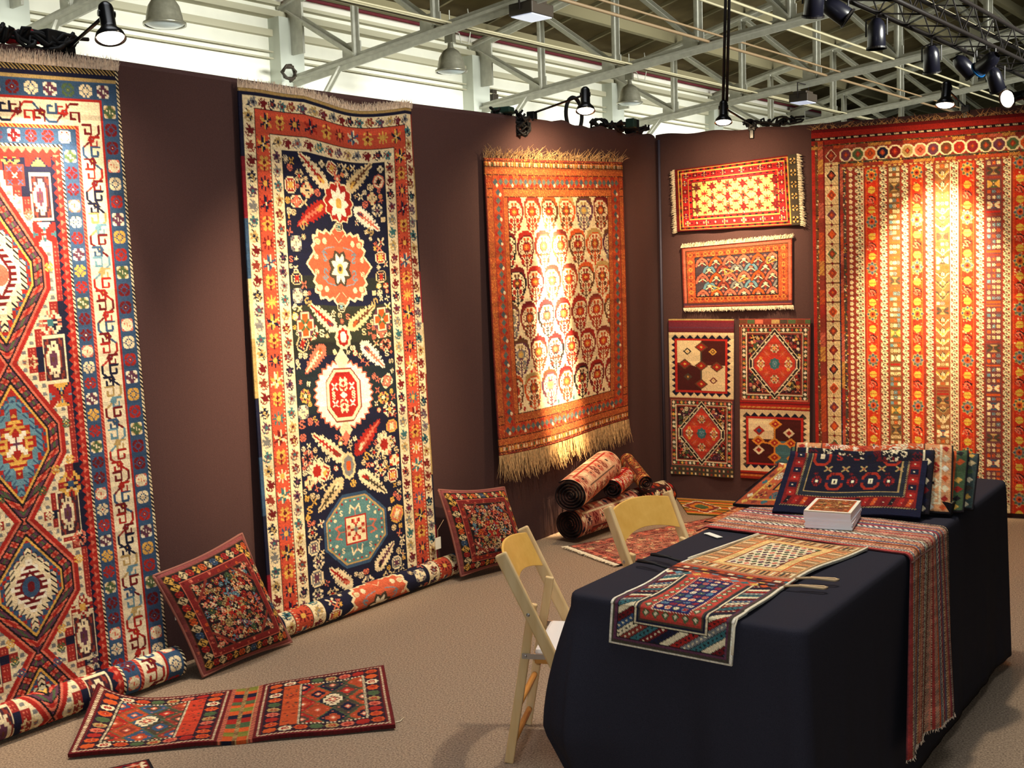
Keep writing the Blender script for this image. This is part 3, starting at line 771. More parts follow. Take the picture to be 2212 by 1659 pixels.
    def brown(x0, x1, bg, chev):
        w = x1-x0; xc = (x0+x1)/2; cv.rect(x0, 26.6, x1, H, bg); y = 27.4; i = 0
        while y < H:
            kk = rng.random()
            if chev and kk < .5: h = rng.choice([5., 6.5]); cv.st('chev', xc, y+h/2, w*.94, h, rng.choice(['cvi', 'iky', 'vch', 'yvi', 'ovi'])); y += h+.3
            elif kk < .72: h = 2.6; [cv.st('eight', xc+dx*w, y+1.3, 2, 2.2, rng.choice(['iy', 'ce', 'oy', 'li'])) for dx in (-.3, 0, .3)]; y += h+.8
            elif kk < .86: cv.rect(x0+.6, y, x1-.6, y+1.3, rng.choice(['r', 'e', 'o'])); y += 2
            else: cv.st('hglass', xc, y+2.6, w*.8, 4.6, rng.choice(['gyc', 'vic', 'bio', 'hve'])); y += 6
            i += 1
    vine(26.8, 32); red(33, 40.8, 0); vine(41.7, 46.2); brown(47, 54, (112, 82, 48), False); vine(54.8, 58.7); red(59.8, 67.6, 0); vine(68.8, 73.2)
    brown(74.2, 82.6, (136, 92, 56), True); vine(83.0, 87.3); red(88.4, 96.8, 0); vine(97.7, 102); brown(102.8, 111.8, (104, 58, 60), False); vine(112.4, 116.6); red(117.6, 126, -2); vine(127, 131.4)
    cv.rect(132.2, 22, 134, H, 'v'); cv.rect(134, 22, W, H, 'e')
    return cv.worn(14, .07, .04)
def rug_stars():                       # small rug with ivory field of red stars
    W, H, k = 82., 44., 2.6; cv = Cv(W, H, k, 'f'); R_ = (176, 30, 34)
    cv.rect(0, 0, W, H, 'd'); cv.rect(W-6.2, 0, W, H, 'v')
    for i in range(6): cv.st('quat', W-3.2, 4+i*7.2, 3.4, 3.6, ['k', 'y', 'i'])
    x0, x1, y0, y1 = 2.4, W-6.4, 1.2, H-1.2
    cv.rect(x0, y0, x1, y1, 'd'); cv.frame(x0, y0, x1, y1, .5, 'y')
    ring_run(cv, x0, y0, x1, y1, 2.2, 2.4, lambda x, y, i, v, p: cv.rect(x-.6, y-.6, x+.6, y+.6, R_ if i % 2 else 'k'))
    cv.rect(x0+2, y0+2, x1-2, y1-2, R_); cv.frame(x0+2, y0+2, x1-2, y1-2, .5, 'y')
    ring_run(cv, x0+2.4, y0+2.4, x1-2.4, y1-2.4, 4.2, 6.2, lambda x, y, i, v, p: (cv.st('flower', x, y, 3.4, 3.4, ['k', 'r', 'i'] if i % 2 else ['n', 'i', 'y']), cv.rect(x+p*.4, y-.6, x+p*.5, y+.6, 'k') if not v else None))
    cv.frame(x0+6.8, y0+6.8, x1-6.8, y1-6.8, .5, 'y')
    ring_run(cv, x0+7.2, y0+7.2, x1-7.2, y1-7.2, 1.6, 4.2, lambda x, y, i, v, p: cv.rect(x-.9, y-.5, x+.9, y+.5, 'k'))
    cv.rect(x0+9, y0+9, x1-9, y1-9, (230, 186, 104)); cv.frame(x0+9, y0+9, x1-9, y1-9, .4, 'k')
    fx0, fx1, fy0, fy1 = x0+9.4, x1-9.4, y0+9.4, y1-9.4
    for i in range(11):
        x = fx0+3.0+i*5.15
        for j in range(3 if i % 2 == 0 else 4):
            y = fy0+(3.4+j*7.6 if i % 2 == 0 else 1.6+j*6.6)
            if i % 2 == 0: cv.st('star', x, y, 6.0, 5.8, ['d', 'd', 'r'] if (i//2+j) % 2 else ['m', 'd', 'k']); cv.dia(x, y+3.8, 1.1, 1.5, 'e'); cv.dia(x, y+3.8, .5, .7, 'i')
            elif 0 < j < 3: cv.st('dstar', x, y, 4.8, 4.6, ['r', 'd'])
            else: cv.st('bud', x, y, 3.2, 3.0, ['d', 'r'])
    return cv.worn(21)

def rug_arches():                      # small rust rug with slate field of hooked arches
    W, H, k = 74., 43., 2.6; O = (186, 82, 46); cv = Cv(W, H, k, O); rg = np.random.default_rng(2); rng = random.Random(2)
    m = rg.random(cv.a.shape[:2]) < .14; cv.a[m] = C3((206, 126, 70)); m = rg.random(cv.a.shape[:2]) < .06; cv.a[m] = C3('e')
    cv.frame(0, 0, W, H, 1.0, 'e'); cv.frame(1.2, 1.2, W-1.2, H-1.2, 1.6, 'p'); cv.rect(0, H-3.2, W, H-1.6, 'u'); cv.frame(2.8, 2.8, W-2.8, H-2.8, .5, 'm')
    ring_run(cv, 3.4, 3.4, W-3.4, H-3.4, 5, 5, lambda x, y, i, v, p: (cv.st('ring', x, y, 2.6, 2.6, ['y', O, 'e']), cv.dia(x+(0 if v else p/2), y+(p/2 if v else 0), .9, .9, 'e')))
    x0, x1, y0, y1 = 9.4, W-10, 8.2, H-8; cv.rect(x0-.6, y0-.6, x1+.6, y1+.6, 'k'); cv.rect(x0, y0, x1, y1, (70, 58, 66))
    full = cv.a.copy()
    for i in range(6):
        for j in range(5):
            x, y = x0+4.4+i*9.4+(4.7 if j % 2 else 0), y0+2.6+j*5.6; c = ['p', 'a', 'o', 'l', 'p', 'e'][(i*2+j*3) % 6]
            cv.line([(x-4.2, y+3.2), (x-2.6, y-.2), (x, y-2.2), (x+2.6, y-.2), (x+4.2, y+3.2)], 'k', 2.3); cv.line([(x-4.2, y+3.2), (x-2.6, y-.2), (x, y-2.2), (x+2.6, y-.2), (x+4.2, y+3.2)], c, 1.6)
            cv.line([(x-2.6, y+2.9), (x, y+1), (x+2.6, y+2.9)], 'i', .6); cv.dia(x, y+.4, 1.6, 1.0, 'i' if (i+j) % 2 else 'p'); cv.dia(x, y+2.6, 1.1, 1.1, 'e'); cv.dia(x+4.6, y-1, 1, .8, 'p')
    for i, j in ((2, 1), (3, 2), (1, 3), (5, 0)): x, y = x0+4+i*9.4, y0+5+j*5.6; cv.line([(x-3, y-2), (x+3, y), (x-3, y+2), (x-3, y-2)], 'y', .6)
    b = (cv.X > x0) & (cv.X < x1) & (cv.Y > y0) & (cv.Y < y1); cv.a[~b] = full[~b]
    return cv.worn(22)

def kilim_face(cv, x0, y0, x1, y1, variant):
    IV = (230, 206, 160); cv.rect(x0, y0, x1, y1, IV); t = 4.4
    n = 8; p = (x1-x0-4)/n
    for i in range(n):
        x = x0+2+i*p; cv.poly([(x, y0+t-.2), (x+p/2, y0+1.6), (x+p, y0+t-.2)], 'n'); cv.poly([(x, y1-t+.2), (x+p/2, y1-1.6), (x+p, y1-t+.2)], 'n')
    n = 10; p = (y1-y0-5)/n
    for i in range(n):
        y = y0+2.5+i*p; c = 'n' if variant == 0 else 'v'
        cv.poly([(x0+t+.4, y), (x0+1.8, y+p/2), (x0+t+.4, y+p)], c); cv.poly([(x1-t-.4, y), (x1-1.8, y+p/2), (x1-t-.4, y+p)], c)
    a, b, c_, d = x0+t, y0+t, x1-t, y1-t
    cv.rect(a-.3, b-.3, c_+.3, d+.3, 'd'); cv.rect(a, b, c_, d, (184, 40, 30)); a += 1.5; b += 1.2; c_ -= 1.5; d -= 1.2
    xm, ym = (a+c_)/2, (b+d)/2; BRN = (72, 24, 22)
    cv.rect(a, b, c_, d, IV)
    if variant == 0:
        cv.poly([(xm, b), (c_, b), (c_, ym-.4), (xm+1, ym-.6), (xm, ym-4)], BRN); cv.poly([(a, ym-2), (a+5, ym-2), (xm, ym+2), (xm+.2, d), (a, d)], BRN); cv.line([(xm, b+4), (xm, ym)], 'v', 1.0); cv.line([(xm, ym), (xm, d-3)], 'v', 1.0)
        for x, y, c in ((xm, b+4.4, 'r'), (xm, ym, 'r'), (xm+11, ym+.6, 'r'), (xm-11.5, ym-1, 'r'), (xm, d-4.6, 'r')):
            cv.dia(x, y, 4.8, 3.6, 'm'); cv.dia(x, y, 3.4, 2.5, c); cv.dia(x, y, 1.1, .9, 'y')
        for x, y, c in ((a+7, b+7.4, 'k'), (c_-8.4, b+7.4, 'y'), (a+7.2, d-9.4, 'v'), (c_-8, d-7.2, 'd')):
            cv.dia(x, y, 3, 2.5, c); cv.dia(x, y, 1.8, 1.5, IV if c in 'kd' else 'm'); cv.dia(x, y, .8, .7, 'y')
    else:
        cv.rect(xm, b, c_, ym, BRN); cv.rect(a, ym-1.2, xm, d, BRN); cv.rect(xm, ym, c_, d, (62, 104, 112))
        for i in range(9): cv.poly([(xm-1.2, ym-9+i), (xm+.4, ym-9.5+i), (xm+.4, ym-8.5+i)], BRN)
        for i in range(14): cv.rect(xm, ym+i*1.2, c_, ym+i*1.2+.35, (78, 120, 124))
        cv.line([(xm, b+2), (xm, d)], (206, 128, 46), 1.1); cv.line([(a+3, ym), (xm, ym+2), (c_-3, ym+1)], (206, 128, 46), 1.0)
        for x, y in ((xm+.5, b+3.4), (xm, ym+1), (xm-11, ym), (xm+11, ym+1), (xm, d-4), (c_-5.4, ym+11)):
            cv.dia(x, y, 4.6, 3.6, (212, 136, 48)); cv.dia(x, y, 2.7, 2.1, 'r'); cv.dia(x, y, .8, .7, 'y' if x < c_-6 else 'k')
        for x, y, c in ((a+7.2, b+8, 'r'), (c_-8, b+9, 'i'), (a+7, d-8.6, 'i')):
            cv.dia(x, y, 4, 3.3, c); cv.dia(x, y, 2, 1.7, 'b' if c == 'r' else 'r')
def bag_face(cv, x0, y0, x1, y1, seed):
    rng = random.Random(seed)
    cv.rect(x0, y0, x1, y1, 'v'); cv.frame(x0+.4, y0+.4, x1-.4, y1-.4, .5, 'p')
    def fl(x, y, i, v, p): cv.dia(x, y, 1.2, 1.2, ['i', 'r', 'y', 'p', 'w'][i % 5]); cv.ell(x+(0 if v else p/2), y+(p/2 if v else 0), .6, .6, 'k' if i % 2 else 'g')
    ring_run(cv, x0+.9, y0+.9, x1-.9, y1-.9, 2.6, 2.8, fl); cv.frame(x0+3.6, y0+3.6, x1-3.6, y1-3.6, .6, 'i'); a, b, c_, d = x0+4.2, y0+4.2, x1-4.2, y1-4.2
    cv.rect(a, b, c_, d, 'e'); a += .9; b += .9; c_ -= .9; d -= .9; cv.rect(a, b, c_, d, (44, 24, 30))
    cv.scatter(a, b, c_, d, 260, rng, ['eight', 'cross', 'ring', 'eight'], ['pr', 'yi', 'up', 'ip', 'gh', 'rp', 'ui', 'er'], 1.4, 2.8, .85)
    xm, ym = (x0+x1)/2, (y0+y1)/2; rx, ry = (x1-x0)*.325, (y1-y0)*.37
    for g, c in ((1.16, 'i'), (1.12, 'k'), (1.02, 'i'), (.97, 'u'), (.93, (188, 58, 40))): cv.poly([(xm, ym-ry*g*1.12), (xm+rx*g, ym-ry*g*.14), (xm+rx*g, ym+ry*g*.14), (xm, ym+ry*g*1.12), (xm-rx*g, ym+ry*g*.14), (xm-rx*g, ym-ry*g*.14)], c)
    for i in range(40):
        th = i*2*math.pi/40; ux, uy = math.cos(th), math.sin(th); rr = 1/max(abs(ux), (abs(ux)*.98+abs(uy))/1.12); cv.rect(xm+rx*1.05*rr*ux-.5, ym+ry*1.05*rr*uy-.4, xm+rx*1.05*rr*ux+.4, ym+ry*1.05*rr*uy+.4, 'i' if i % 2 else 'k')
    for sx, sy in ((0, -.56), (0, .56), (-.62, 0), (.62, 0)): cv.st('flower', xm+sx*rx, ym+sy*ry, 5.4, 5.4, ['i', 'g', 'y'])
    for sx in (-1, 1):
        for sy in (-1, 1): cv.st('comb', xm+sx*rx*.36, ym+sy*ry*.36, 5, 4, ['o', 'p', 'y'], .8*sx*sy); cv.st('eight', xm+sx*rx*.62, ym+sy*ry*.2, 2, 2, 'yp'); cv.st('eight', xm+sx*rx*.2, ym+sy*ry*.66, 2, 2, 'py')
    cv.lobe(xm, ym, 3.3, 3.6, 't', 8, .1); cv.st('eight', xm, ym, 3.6, 3.8, 'li')
def saddlebag_kilim_top():
    W, H, k = 45., 108., 2.7; cv = Cv(W, H, k, 'u'); cv.rect(0, 0, W, 1, 'h'); cv.rect(0, 1, W, 2.4, 'f'); cv.rect(0, 2.4, W, 8.9, (112, 40, 54)); cv.rect(0, 5.6, W, 6.2, 'u'); cv.rect(0, 8.4, W, 9.2, 'd')
    kilim_face(cv, 0, 9.2, W, 54.6, 0); cv.rect(0, 54.2, W, 55.2, 'e'); bag_face(cv, 0.6, 55.2, W-.6, 101.6, 3); cv.rect(0, 101.6, W, H, 'v')
    for i in range(16): cv.rect(i*2.9, 103, i*2.9+1.3, 104.6, ['p', 'i', 'e', 'h'][i % 4]); cv.rect(i*2.9, 106, i*2.9+1.3, 107.4, ['i', 'e', 'y'][i % 3])
    return cv.worn(23)
def saddlebag_kilim_bottom():
    W, H, k = 47., 106., 2.7; cv = Cv(W, H, k, 'e')
    for i in range(9): cv.rect(i*5.4, .8, i*5.4+5, 3.2, 'mgpehvg'[i % 7])
    for i in range(40): cv.rect(i*1.2, 3.9, i*1.2+.6, 5, 'ik'[i % 2])
    bag_face(cv, 1, 5.2, W-1, 53.6, 8); cv.rect(0, 53.6, W, 59.8, (160, 32, 26)); cv.rect(0, 55, W, 55.8, 'd'); cv.barber(0, 57.4, W, 58.4, 'y', 'r', 1.); cv.rect(0, 59.2, W, 59.8, 'd')
    kilim_face(cv, 0, 59.8, W, 100.4, 1); cv.rect(0, 100.4, W, H, (168, 44, 26)); cv.rect(0, 101.6, W, 102.6, 'd'); cv.rect(0, 102.6, W, 104, 'o'); cv.barber(0, 103, W, 103.8, 'y', 'o', 1.)
    return cv.worn(24)

def saddlebag_floor():                 # khorjin lying on the carpet: two knotted panels, striped bridge
    W, H, k = 115., 66., 2.5; cv = Cv(W, H, k, 'd'); rng = random.Random(31)
    def panel(x0, x1, flip, pal):
        cv.rect(x0, 0, x1, H, (96, 24, 28)); cv.frame(x0+.6, .6, x1-.6, H-.6, .9, 'd')
        for i in range(60):
            pass
        cv.barber(x0+1.6, 1.6, x1-1.6, 2.4, 'i', 'd', 1.5); cv.barber(x0+1.6, H-2.6, x1-1.6, H-1.6, 'i', 'd', 1.5); cv.barber(x0+1.4, 2, x0+2.2, H-2, 'i', 'd', 1.5); cv.barber(x1-2.2, 2, x1-1.4, H-2, 'i', 'd', 1.5)
        a, c_ = x0+3, x1-3; b, d = 3.2, H-3.2
        cv.rect(a, b, c_, d, (44, 22, 36))
        ring_run(cv, a, b, c_, d, 6.4, 5.6, lambda x, y, i, v, p: (cv.lobe(x, y, 2.5, 2.4, ['o', 'p', 'g', 'i', 'r', 'h', 'o'][(i*3) % 7], 8, .1), cv.st('eight', x, y, 2.8, 2.8, ['di', 'ri', 'ri'][i % 3]) if i % 3 else None))
        a += 6.4; c_ -= 6.4; b += 6.4; d -= 6.4
        if flip > 0: cv.rect(c_-6.4, b, c_, d, pal[0]); cv.scatter(c_-6, b, c_, d, 26, rng, ['eight'], ['dd', 'vd'], .9, 1.4); c_ -= 6.6
        else: cv.rect(a, b, a+6.4, d, pal[0]); cv.scatter(a, b, a+6, d, 26, rng, ['eight'], ['dd', 'vd'], .9, 1.4); a += 6.6
        cv.rect(a-.2, b-.2, c_+.2, d+.2, 'k')
        ring_run(cv, a-.4, b-.4, c_+.4, d+.4, 1.2, 1.5, lambda x, y, i, v, p: cv.ell(x, y, .5, .5, 'i'))
        a += .9; b += .9; c_ -= .9; d -= .9; cv.rect(a, b, c_, d, pal[0])
        keep = cv.a.copy(); full = (cv.X > a) & (cv.X < c_) & (cv.Y > b) & (cv.Y < d)
        w, h = (c_-a)/3, (d-b)/3; xm, ym = (a+c_)/2, (b+d)/2
        for i in range(-2, 3):
            for j in range(-3, 4):
                if (i+j) % 2: continue
                x, y = xm+i*w*.72, ym+j*h*.62; e = pal[1+((i*2+j*3+12) % 6)]
                cv.dia(x, y, w*.70, h*.60, 'g', .7); cv.dia(x, y, w*.64, h*.54, e, .7); cv.dia(x, y, w*.32, h*.26, pal[1+((i+j*2+9) % 6)], .7); cv.dia(x, y, w*.18, h*.15, 'p' if e != 'p' else 'r'); cv.dia(x, y, w*.08, h*.07, 'i')
                for sx, sy in ((-1, 0), (1, 0), (0, -1), (0, 1)): cv.rect(x+sx*w*.46-.4, y+sy*h*.4-.4, x+sx*w*.46+.4, y+sy*h*.4+.4, 'p')
        cv.dia(xm, ym, w*.50, h*.46, 'k', 1.3); cv.dia(xm, ym, w*.46, h*.42, 'i', 1.3)
        chk = full & (abs(cv.X-xm)/(w*.4)+abs(cv.Y-ym)/(h*.36) < 1) & (((np.floor(cv.X/1.3)+np.floor(cv.Y/1.3)) % 2) == 0) & (abs(cv.X-xm)/(w*.2)+abs(cv.Y-ym)/(h*.18) > 1)
        cv.a[chk] = C3('d'); cv.dia(xm, ym, w*.2, h*.18, 'p'); cv.dia(xm, ym, w*.1, h*.1, 'i')
        cv.a[~full] = keep[~full]
    panel(0, 51.5, 1, [(188, 60, 36), 'b', 's', 'r', 'b', 'e', 'v']); panel(63.5, 115, -1, [(184, 76, 36), 'n', 's', 'r', 'n', 's', 'v'])
    cv.rect(51.5, 0, 63.5, H, 'h')
    for x0, x1 in ((52.6, 56.4), (58.0, 61.8)):
        y = 0; i = 0
        while y < H: h = rng.choice([3.6, 4.6, 5.4]); cv.rect(x0, y, x1, y+h, [(124, 124, 50), 'o', 'n', 'r', 'g', 'o'][i % 6]); y += h; i += 1
    cv.barber(51.3, 0, 52.6, H, 'p', 'm', 1.4); cv.barber(56.6, 0, 57.8, H, 'h', 'm', 1.6); cv.barber(62, 0, 63.6, H, 'p', 'm', 1.4)
    return cv.worn(31)

def bag_on_table():                    # near half blue, far half golden, straps between; y runs away from the hanging end
    W, H, k = 37., 95., 3.4; cv = Cv(W, H, k, 'v'); rng = random.Random(41)
    def diag(x0, y0, x1, y1, cols, per):
        b = cv.box(x0, y0, x1-1e-3, y1-1e-3); X, Y = cv.X[b], cv.Y[b]
        t = (Y*.9-X*.62)/per; i = np.floor(t).astype(int); P = np.array([C3(c) for c in cols])
        cv.a[b] = P[i % len(cols)]; e = ((t % 1) < .12); cv.a[b][e] = C3('k')
        dt = (abs((t % 1)-.56) < .14) & (((X*.62+Y*.5)/1.1 % 1) < .45); cv.a[b][dt] = np.where((i % 2 == 0)[dt][:, None], C3('k'), C3('i'))
    cols = ['i', 'b', 'd', 'i', 't', 'a', 'r', 'i', 'n', 'd', 't', 'e']
    cv.rect(0, 0, W, 45, 'w'); cv.rect(.8, .6, W-.8, 45, 'v'); cv.rect(1.6, 1.4, W-1.6, 45, 'u'); cv.rect(2.4, 2.2, W-2.4, 45, 'k')
    diag(2.8, 2.6, W-2.8, 6.8, cols, 1.9); diag(2.8, 6.8, 8, 42, cols, 1.9); diag(W-8, 6.8, W-2.8, 42, cols, 1.9)
    cv.rect(7.4, 6.4, W-7.4, 45, 'k'); cv.rect(7.7, 6.7, W-7.7, 45, 'i'); cv.rect(8.1, 7.0, W-8.1, 45, 'n'); cv.rect(8.9, 7.7, W-8.9, 45, 'v'); cv.rect(9.4, 8.2, W-9.4, 45, (186, 64, 52))
    ring_run(cv, 9.6, 8.4, W-9.6, 50, 3.4, 3.2, lambda x, y, i, v, p: (cv.dia(x, y, 1.2, 1.4, 'g'), cv.dia(x, y, .6, .7, 'i')))
    a, b, c_, d = 13.2, 11.8, W-13.2, 40.6; cv.barber(a-.6, b-.6, c_+.6, d+.6, 'i', 'r', .9); cv.rect(a, b, c_, d, (30, 30, 84))
    for j in range(10):
        for i in range(4): cv.st('eight' if j % 3 else 'ring', a+1.4+i*2.5, b+1.6+j*2.8, 1.9, 2.0, ['pi', 'lr', 'ip', 'ri', 'gi'][(i*2+j) % 5])
    cv.rect(8.2, 41, W-8.2, 45, (184, 76, 54))
    for i in range(12): cv.dia(2+i*3, 43, 1.5, 1.3, 'iltyoe'[i % 6])
    cv.rect(0, 45, W, 52, 'e')
    for i in range(13): cv.rect(i*2.9, 45.2, i*2.9+2, 46.2, 'kiotyl'[i % 6]); cv.rect(i*2.9+.6, 48, i*2.9+2.4, 49.4, 'oityk'[i % 5])
    cv.rect(0, 46.6, W, 47.4, 'k'); cv.rect(0, 50, W, 50.6, 'o'); cv.rect(0, 51.2, W, 52.4, (196, 120, 90)); cv.line([(0, 49.6), (W, 49.6)], 'k', .5)
    g = (210, 160, 104); cv.rect(0, 52.4, W, H, 'w'); cv.rect(.8, 52.4, W-.8, H, (150, 120, 84)); cv.rect(1.6, 53, W-1.6, H-.8, g)
    for i in range(30):
        for x in (2.2, W-6.4): cv.rect(x, 53.4+i*1.36, x+4.2, 53.4+i*1.36+.6, ['e', 'm', 'i', 'v', 'o'][i % 5])
    for i in range(22):
        for y in (53.2, H-5.2): cv.rect(1.8+i*1.55, y, 1.8+i*1.55+.7, y+4, ['m', 'i', 'e', 'v'][i % 4])
    cv.rect(6.8, 57.4, W-6.8, H-5.6, 'o'); cv.rect(7.4, 58, W-7.4, H-6.2, (226, 186, 118)); cv.rect(10, 60.4, W-10, H-8.6, 'e'); cv.rect(10.6, 61, W-10.6, H-9.2, 'i')
    for j in range(10):
        for i in range(7): cv.dia(12+i*2.2+(1.1 if j % 2 else 0), 62.4+j*2.5, 1.0, 1.2, ['u', 'v', 'p', 'm', 'g'][(i+j*2) % 5])
    return cv.worn(41)

def runner_stripes():                  # x across the runner, y along it
    W, H, k = 42., 176., 2.5; cv = Cv(W, H, k, 'e'); x = 0; i = 0; rng = random.Random(51)
    pl = [('r', 2.2), ('a', 1.2), ('p', .6), ('B', 1.6), ('v', .8), ('o', 1), ('u', 1.4), ('B', 1.2), ('p', 1), ('r', 1.2), ('K', 1.8), ('q', 1.2), ('d', 1.4), ('C', 1.4), ('p', .8), ('r', 1.2), ('C', 1.2), ('o', .8), ('a', 1.2), ('K', 1.6), ('r', 1), ('u', 1.6), ('B', 1.2), ('f', 1.4), ('a', 1), ('p', 1.4), ('C', 1.2), ('v', 1.2)]
    sc = (W-.8)/sum(w for _, w in pl); x = .4; cv.rect(0, 0, W, H, (120, 52, 52))
    cm = dict(r=(172, 62, 58), u=(104, 86, 108), f=(142, 58, 70), d=(124, 54, 54), a=(118, 118, 128), p=(206, 128, 104), q=(160, 142, 110))
    for c, w in pl:
        w *= sc
        if c == 'B': cv.rect(x, 0, x+w, H, (186, 116, 84)); cv.barber(x, 0, x+w*.55, H, 'c', 'e', 1.5, .8)
        elif c == 'K': cv.barber(x, 0, x+w, H, 'w', (40, 42, 70), 2.4, 1.2)
        elif c == 'C': cv.barber(x, 0, x+w, H, (214, 150, 122), (128, 112, 96), 1.3, 1.)
        else: cv.rect(x, 0, x+w, H, cm.get(c, c)); cv.barber(x+w*.82, 0, x+w, H, 'i', 'm', 1.1, .6)
        x += w
    return cv.worn(51)

def pillow_face(seed, bg=(34, 20, 26)):
    W = H = 60.; k = 2.6; cv = Cv(W, H, k, (126, 52, 52)); rng = random.Random(seed)
    cv.frame(0, 0, W, H, 2.2, (136, 70, 68)); cv.scatter(0, 0, W, H, 60, rng, ['eight'], ['pd', 'dp'], 1, 1.6)
    cv.rect(2.2, 2.2, W-2.2, H-2.2, 'm'); cv.rect(2.6, 2.6, W-2.6, H-2.6, (36, 28, 28))
    def an(x, y, i, v, p):
        if i % 2 == 0: cv.dia(x, y, 2.6, 2.6, 'c' if i % 4 else 'y'); cv.st('ess', x, y, 2.0, 3.6, 'kk', 0 if v else 1.57)
        else: cv.st('eight', x, y, 3.6, 3.6, ['rb', 'ry', 'or', 'bi'][(i//2) % 4])
    ring_run(cv, 2.9, 2.9, W-2.9, H-2.9, 5, 4.0, an)
    cv.frame(8, 8, W-8, H-8, .5, 'p'); cv.rect(8.4, 8.4, W-8.4, H-8.4, (120, 34, 32)); cv.scatter(8.4, 8.4, W-8.4, H-8.4, 150, rng, ['eight', 'cross'], ['po', 'dp', 'od'], 1.1, 1.8)
    cv.rect(11.6, 11.6, W-11.6, H-11.6, 'm'); cv.rect(12.1, 12.1, W-12.1, H-12.1, bg)
    cv.scatter(12.4, 12.4, W-12.4, H-12.4, 190, rng, ['flower', 'eight', 'cross', 'bird', 'star'], ['rpy', 'ocy', 'hri', 'pio', 'lri', 'cpk', 'gry'], 1.8, 4.2, .85)
    for sx in (-1, 1):
        for sy in (-1, 1):
            x, y = W/2+sx*18, H/2+sy*18
            cv.line([(x-sx*9, y), (x-sx*6, y-sy*3), (x-sx*3, y-sy*6), (x, y-sy*9)], 'e', 1.3); cv.st('bird', x-sx*1.6, y-sy*1.6, 4, 3.2, 'cp', .8*sx*sy)
    cv.st('flower', W/2, H/2, 11, 11, 'rhy'); cv.st('quat', W/2, H/2, 4, 4, 'kiy')
    return cv.worn(seed)

def generic_rug(seed, W, H, k, ground, border, pal, dens=1.):
    cv = Cv(W, H, k, border); rng = random.Random(seed); t = min(W, H)*.2
    cv.frame(0, 0, W, H, 1, 'k')
    ring_run(cv, 1.2, 1.2, W-1.2, H-1.2, t*.32, t*.42, lambda x, y, i, v, p: cv.dia(x, y, t*.14, t*.15, pal[i % len(pal)]))
    cv.frame(t*.4, t*.4, W-t*.4, H-t*.4, .7, pal[0])
    ring_run(cv, t*.45, t*.45, W-t*.45, H-t*.45, t*.5, t*.62, lambda x, y, i, v, p: cv.st('eight' if i % 2 else 'flower', x, y, t*.44, t*.44, [pal[(i+1) % len(pal)], pal[(i*2) % len(pal)], 'k']))
    cv.rect(t, t, W-t, H-t, 'k'); cv.rect(t+.6, t+.6, W-t-.6, H-t-.6, ground)
    n = int((W-2*t)*(H-2*t)/14*dens)
    cv.scatter(t+.8, t+.8, W-t-.8, H-t-.8, n, rng, ['boteh', 'flower', 'eight', 'comb', 'star'], [[pal[i % len(pal)], pal[(i*2+1) % len(pal)], 'k', pal[(i+2) % len(pal)]] for i in range(6)], 2.4, 5.4, .9)
    return cv.worn(seed)

def bag_tented():                      # dark blue and madder bag face on the front of the leaning stack
    W, H, k = 56., 38., 2.9; cv = Cv(W, H, k, 'n'); R_ = (120, 26, 24)
    cv.rect(2.4, 0, W-2.4, H-4.6, R_)
    side_run(cv, 2.8, 0, 7, H-9, 4, lambda x, y, i, v, p: (cv.rect(x-1.6, y-1.5, x+1.6, y+1.5, 'n' if i % 2 else 'r'), cv.rect(x-.4, y-.4, x+.4, y+.4, 'i')))
    side_run(cv, W-7, 0, W-2.8, H-9, 4, lambda x, y, i, v, p: (cv.rect(x-1.6, y-1.5, x+1.6, y+1.5, 'n' if i % 2 else 'r'), cv.rect(x-.4, y-.4, x+.4, y+.4, 'i')))
    side_run(cv, 3, H-9.4, W-3, H-4.8, 3.4, lambda x, y, i, v, p: (cv.poly([(x-1.6, y+2), (x-.4, y-2), (x+1.2, y-2), (x, y+2)], ['k', 'r', 'o', 'd'][i % 4]), cv.rect(x-.2, y, x+.3, y+.6, 'i')))
    cv.barber(2, H-4.6, W-2, H-4, 'h', 'n', 1); cv.barber(7.2, 0, 7.8, H-9.6, 'h', 'n', 1); cv.barber(W-7.8, 0, W-7.2, H-9.6, 'h', 'n', 1); cv.barber(7.2, H-10.2, W-7.2, H-9.6, 'h', 'n', 1)
    cv.rect(7.8, 0, W-7.8, H-10.2, (36, 40, 48)); cv.frame(9.6, -3, W-9.6, H-12.2, .4, 'h'); cv.rect(10, 0, W-10, H-12.6, (24, 22, 38))
    Y0 = H-12.6
    for i in range(5):
        x = 14+i*7.0; y = Y0-5.5
        if i % 2: cv.octa(x, y, 3.5, 4.6, (170, 48, 28)); cv.octa(x, y, 2.5, 3.5, (28, 26, 46)); cv.rect(x-3.6, y-.8, x+3.6, y+.8, (28, 26, 46)); cv.rect(x-.9, y-1.4, x+.9, y+1.4, 'i'); cv.rect(x-.3, y-.7, x+.3, y+.7, 'k')
        else: cv.st('flower', x, y, 4, 5.4, ['d', 'r', 'i'])
        cv.st('cross', x+3.4, Y0-12.2, 3, 3, ['h', 'r']); cv.st('dstar', x-1, Y0-9.4, 1.8, 1.8, 'dr')
        y = Y0-18.8
        if i in (0, 4): cv.octa(x, y, 3.6, 5, (170, 48, 28)); cv.octa(x, y, 2.6, 3.9, (28, 26, 46)); cv.rect(x-.9, y-1.5, x+.9, y+1.5, 'i')
        else: cv.st('ess', x, y, 3, 4.2, ['r', 'i']); cv.rect(x-1, y-3.6, x+1, y-2.6, 'i')
    return cv.worn(61)

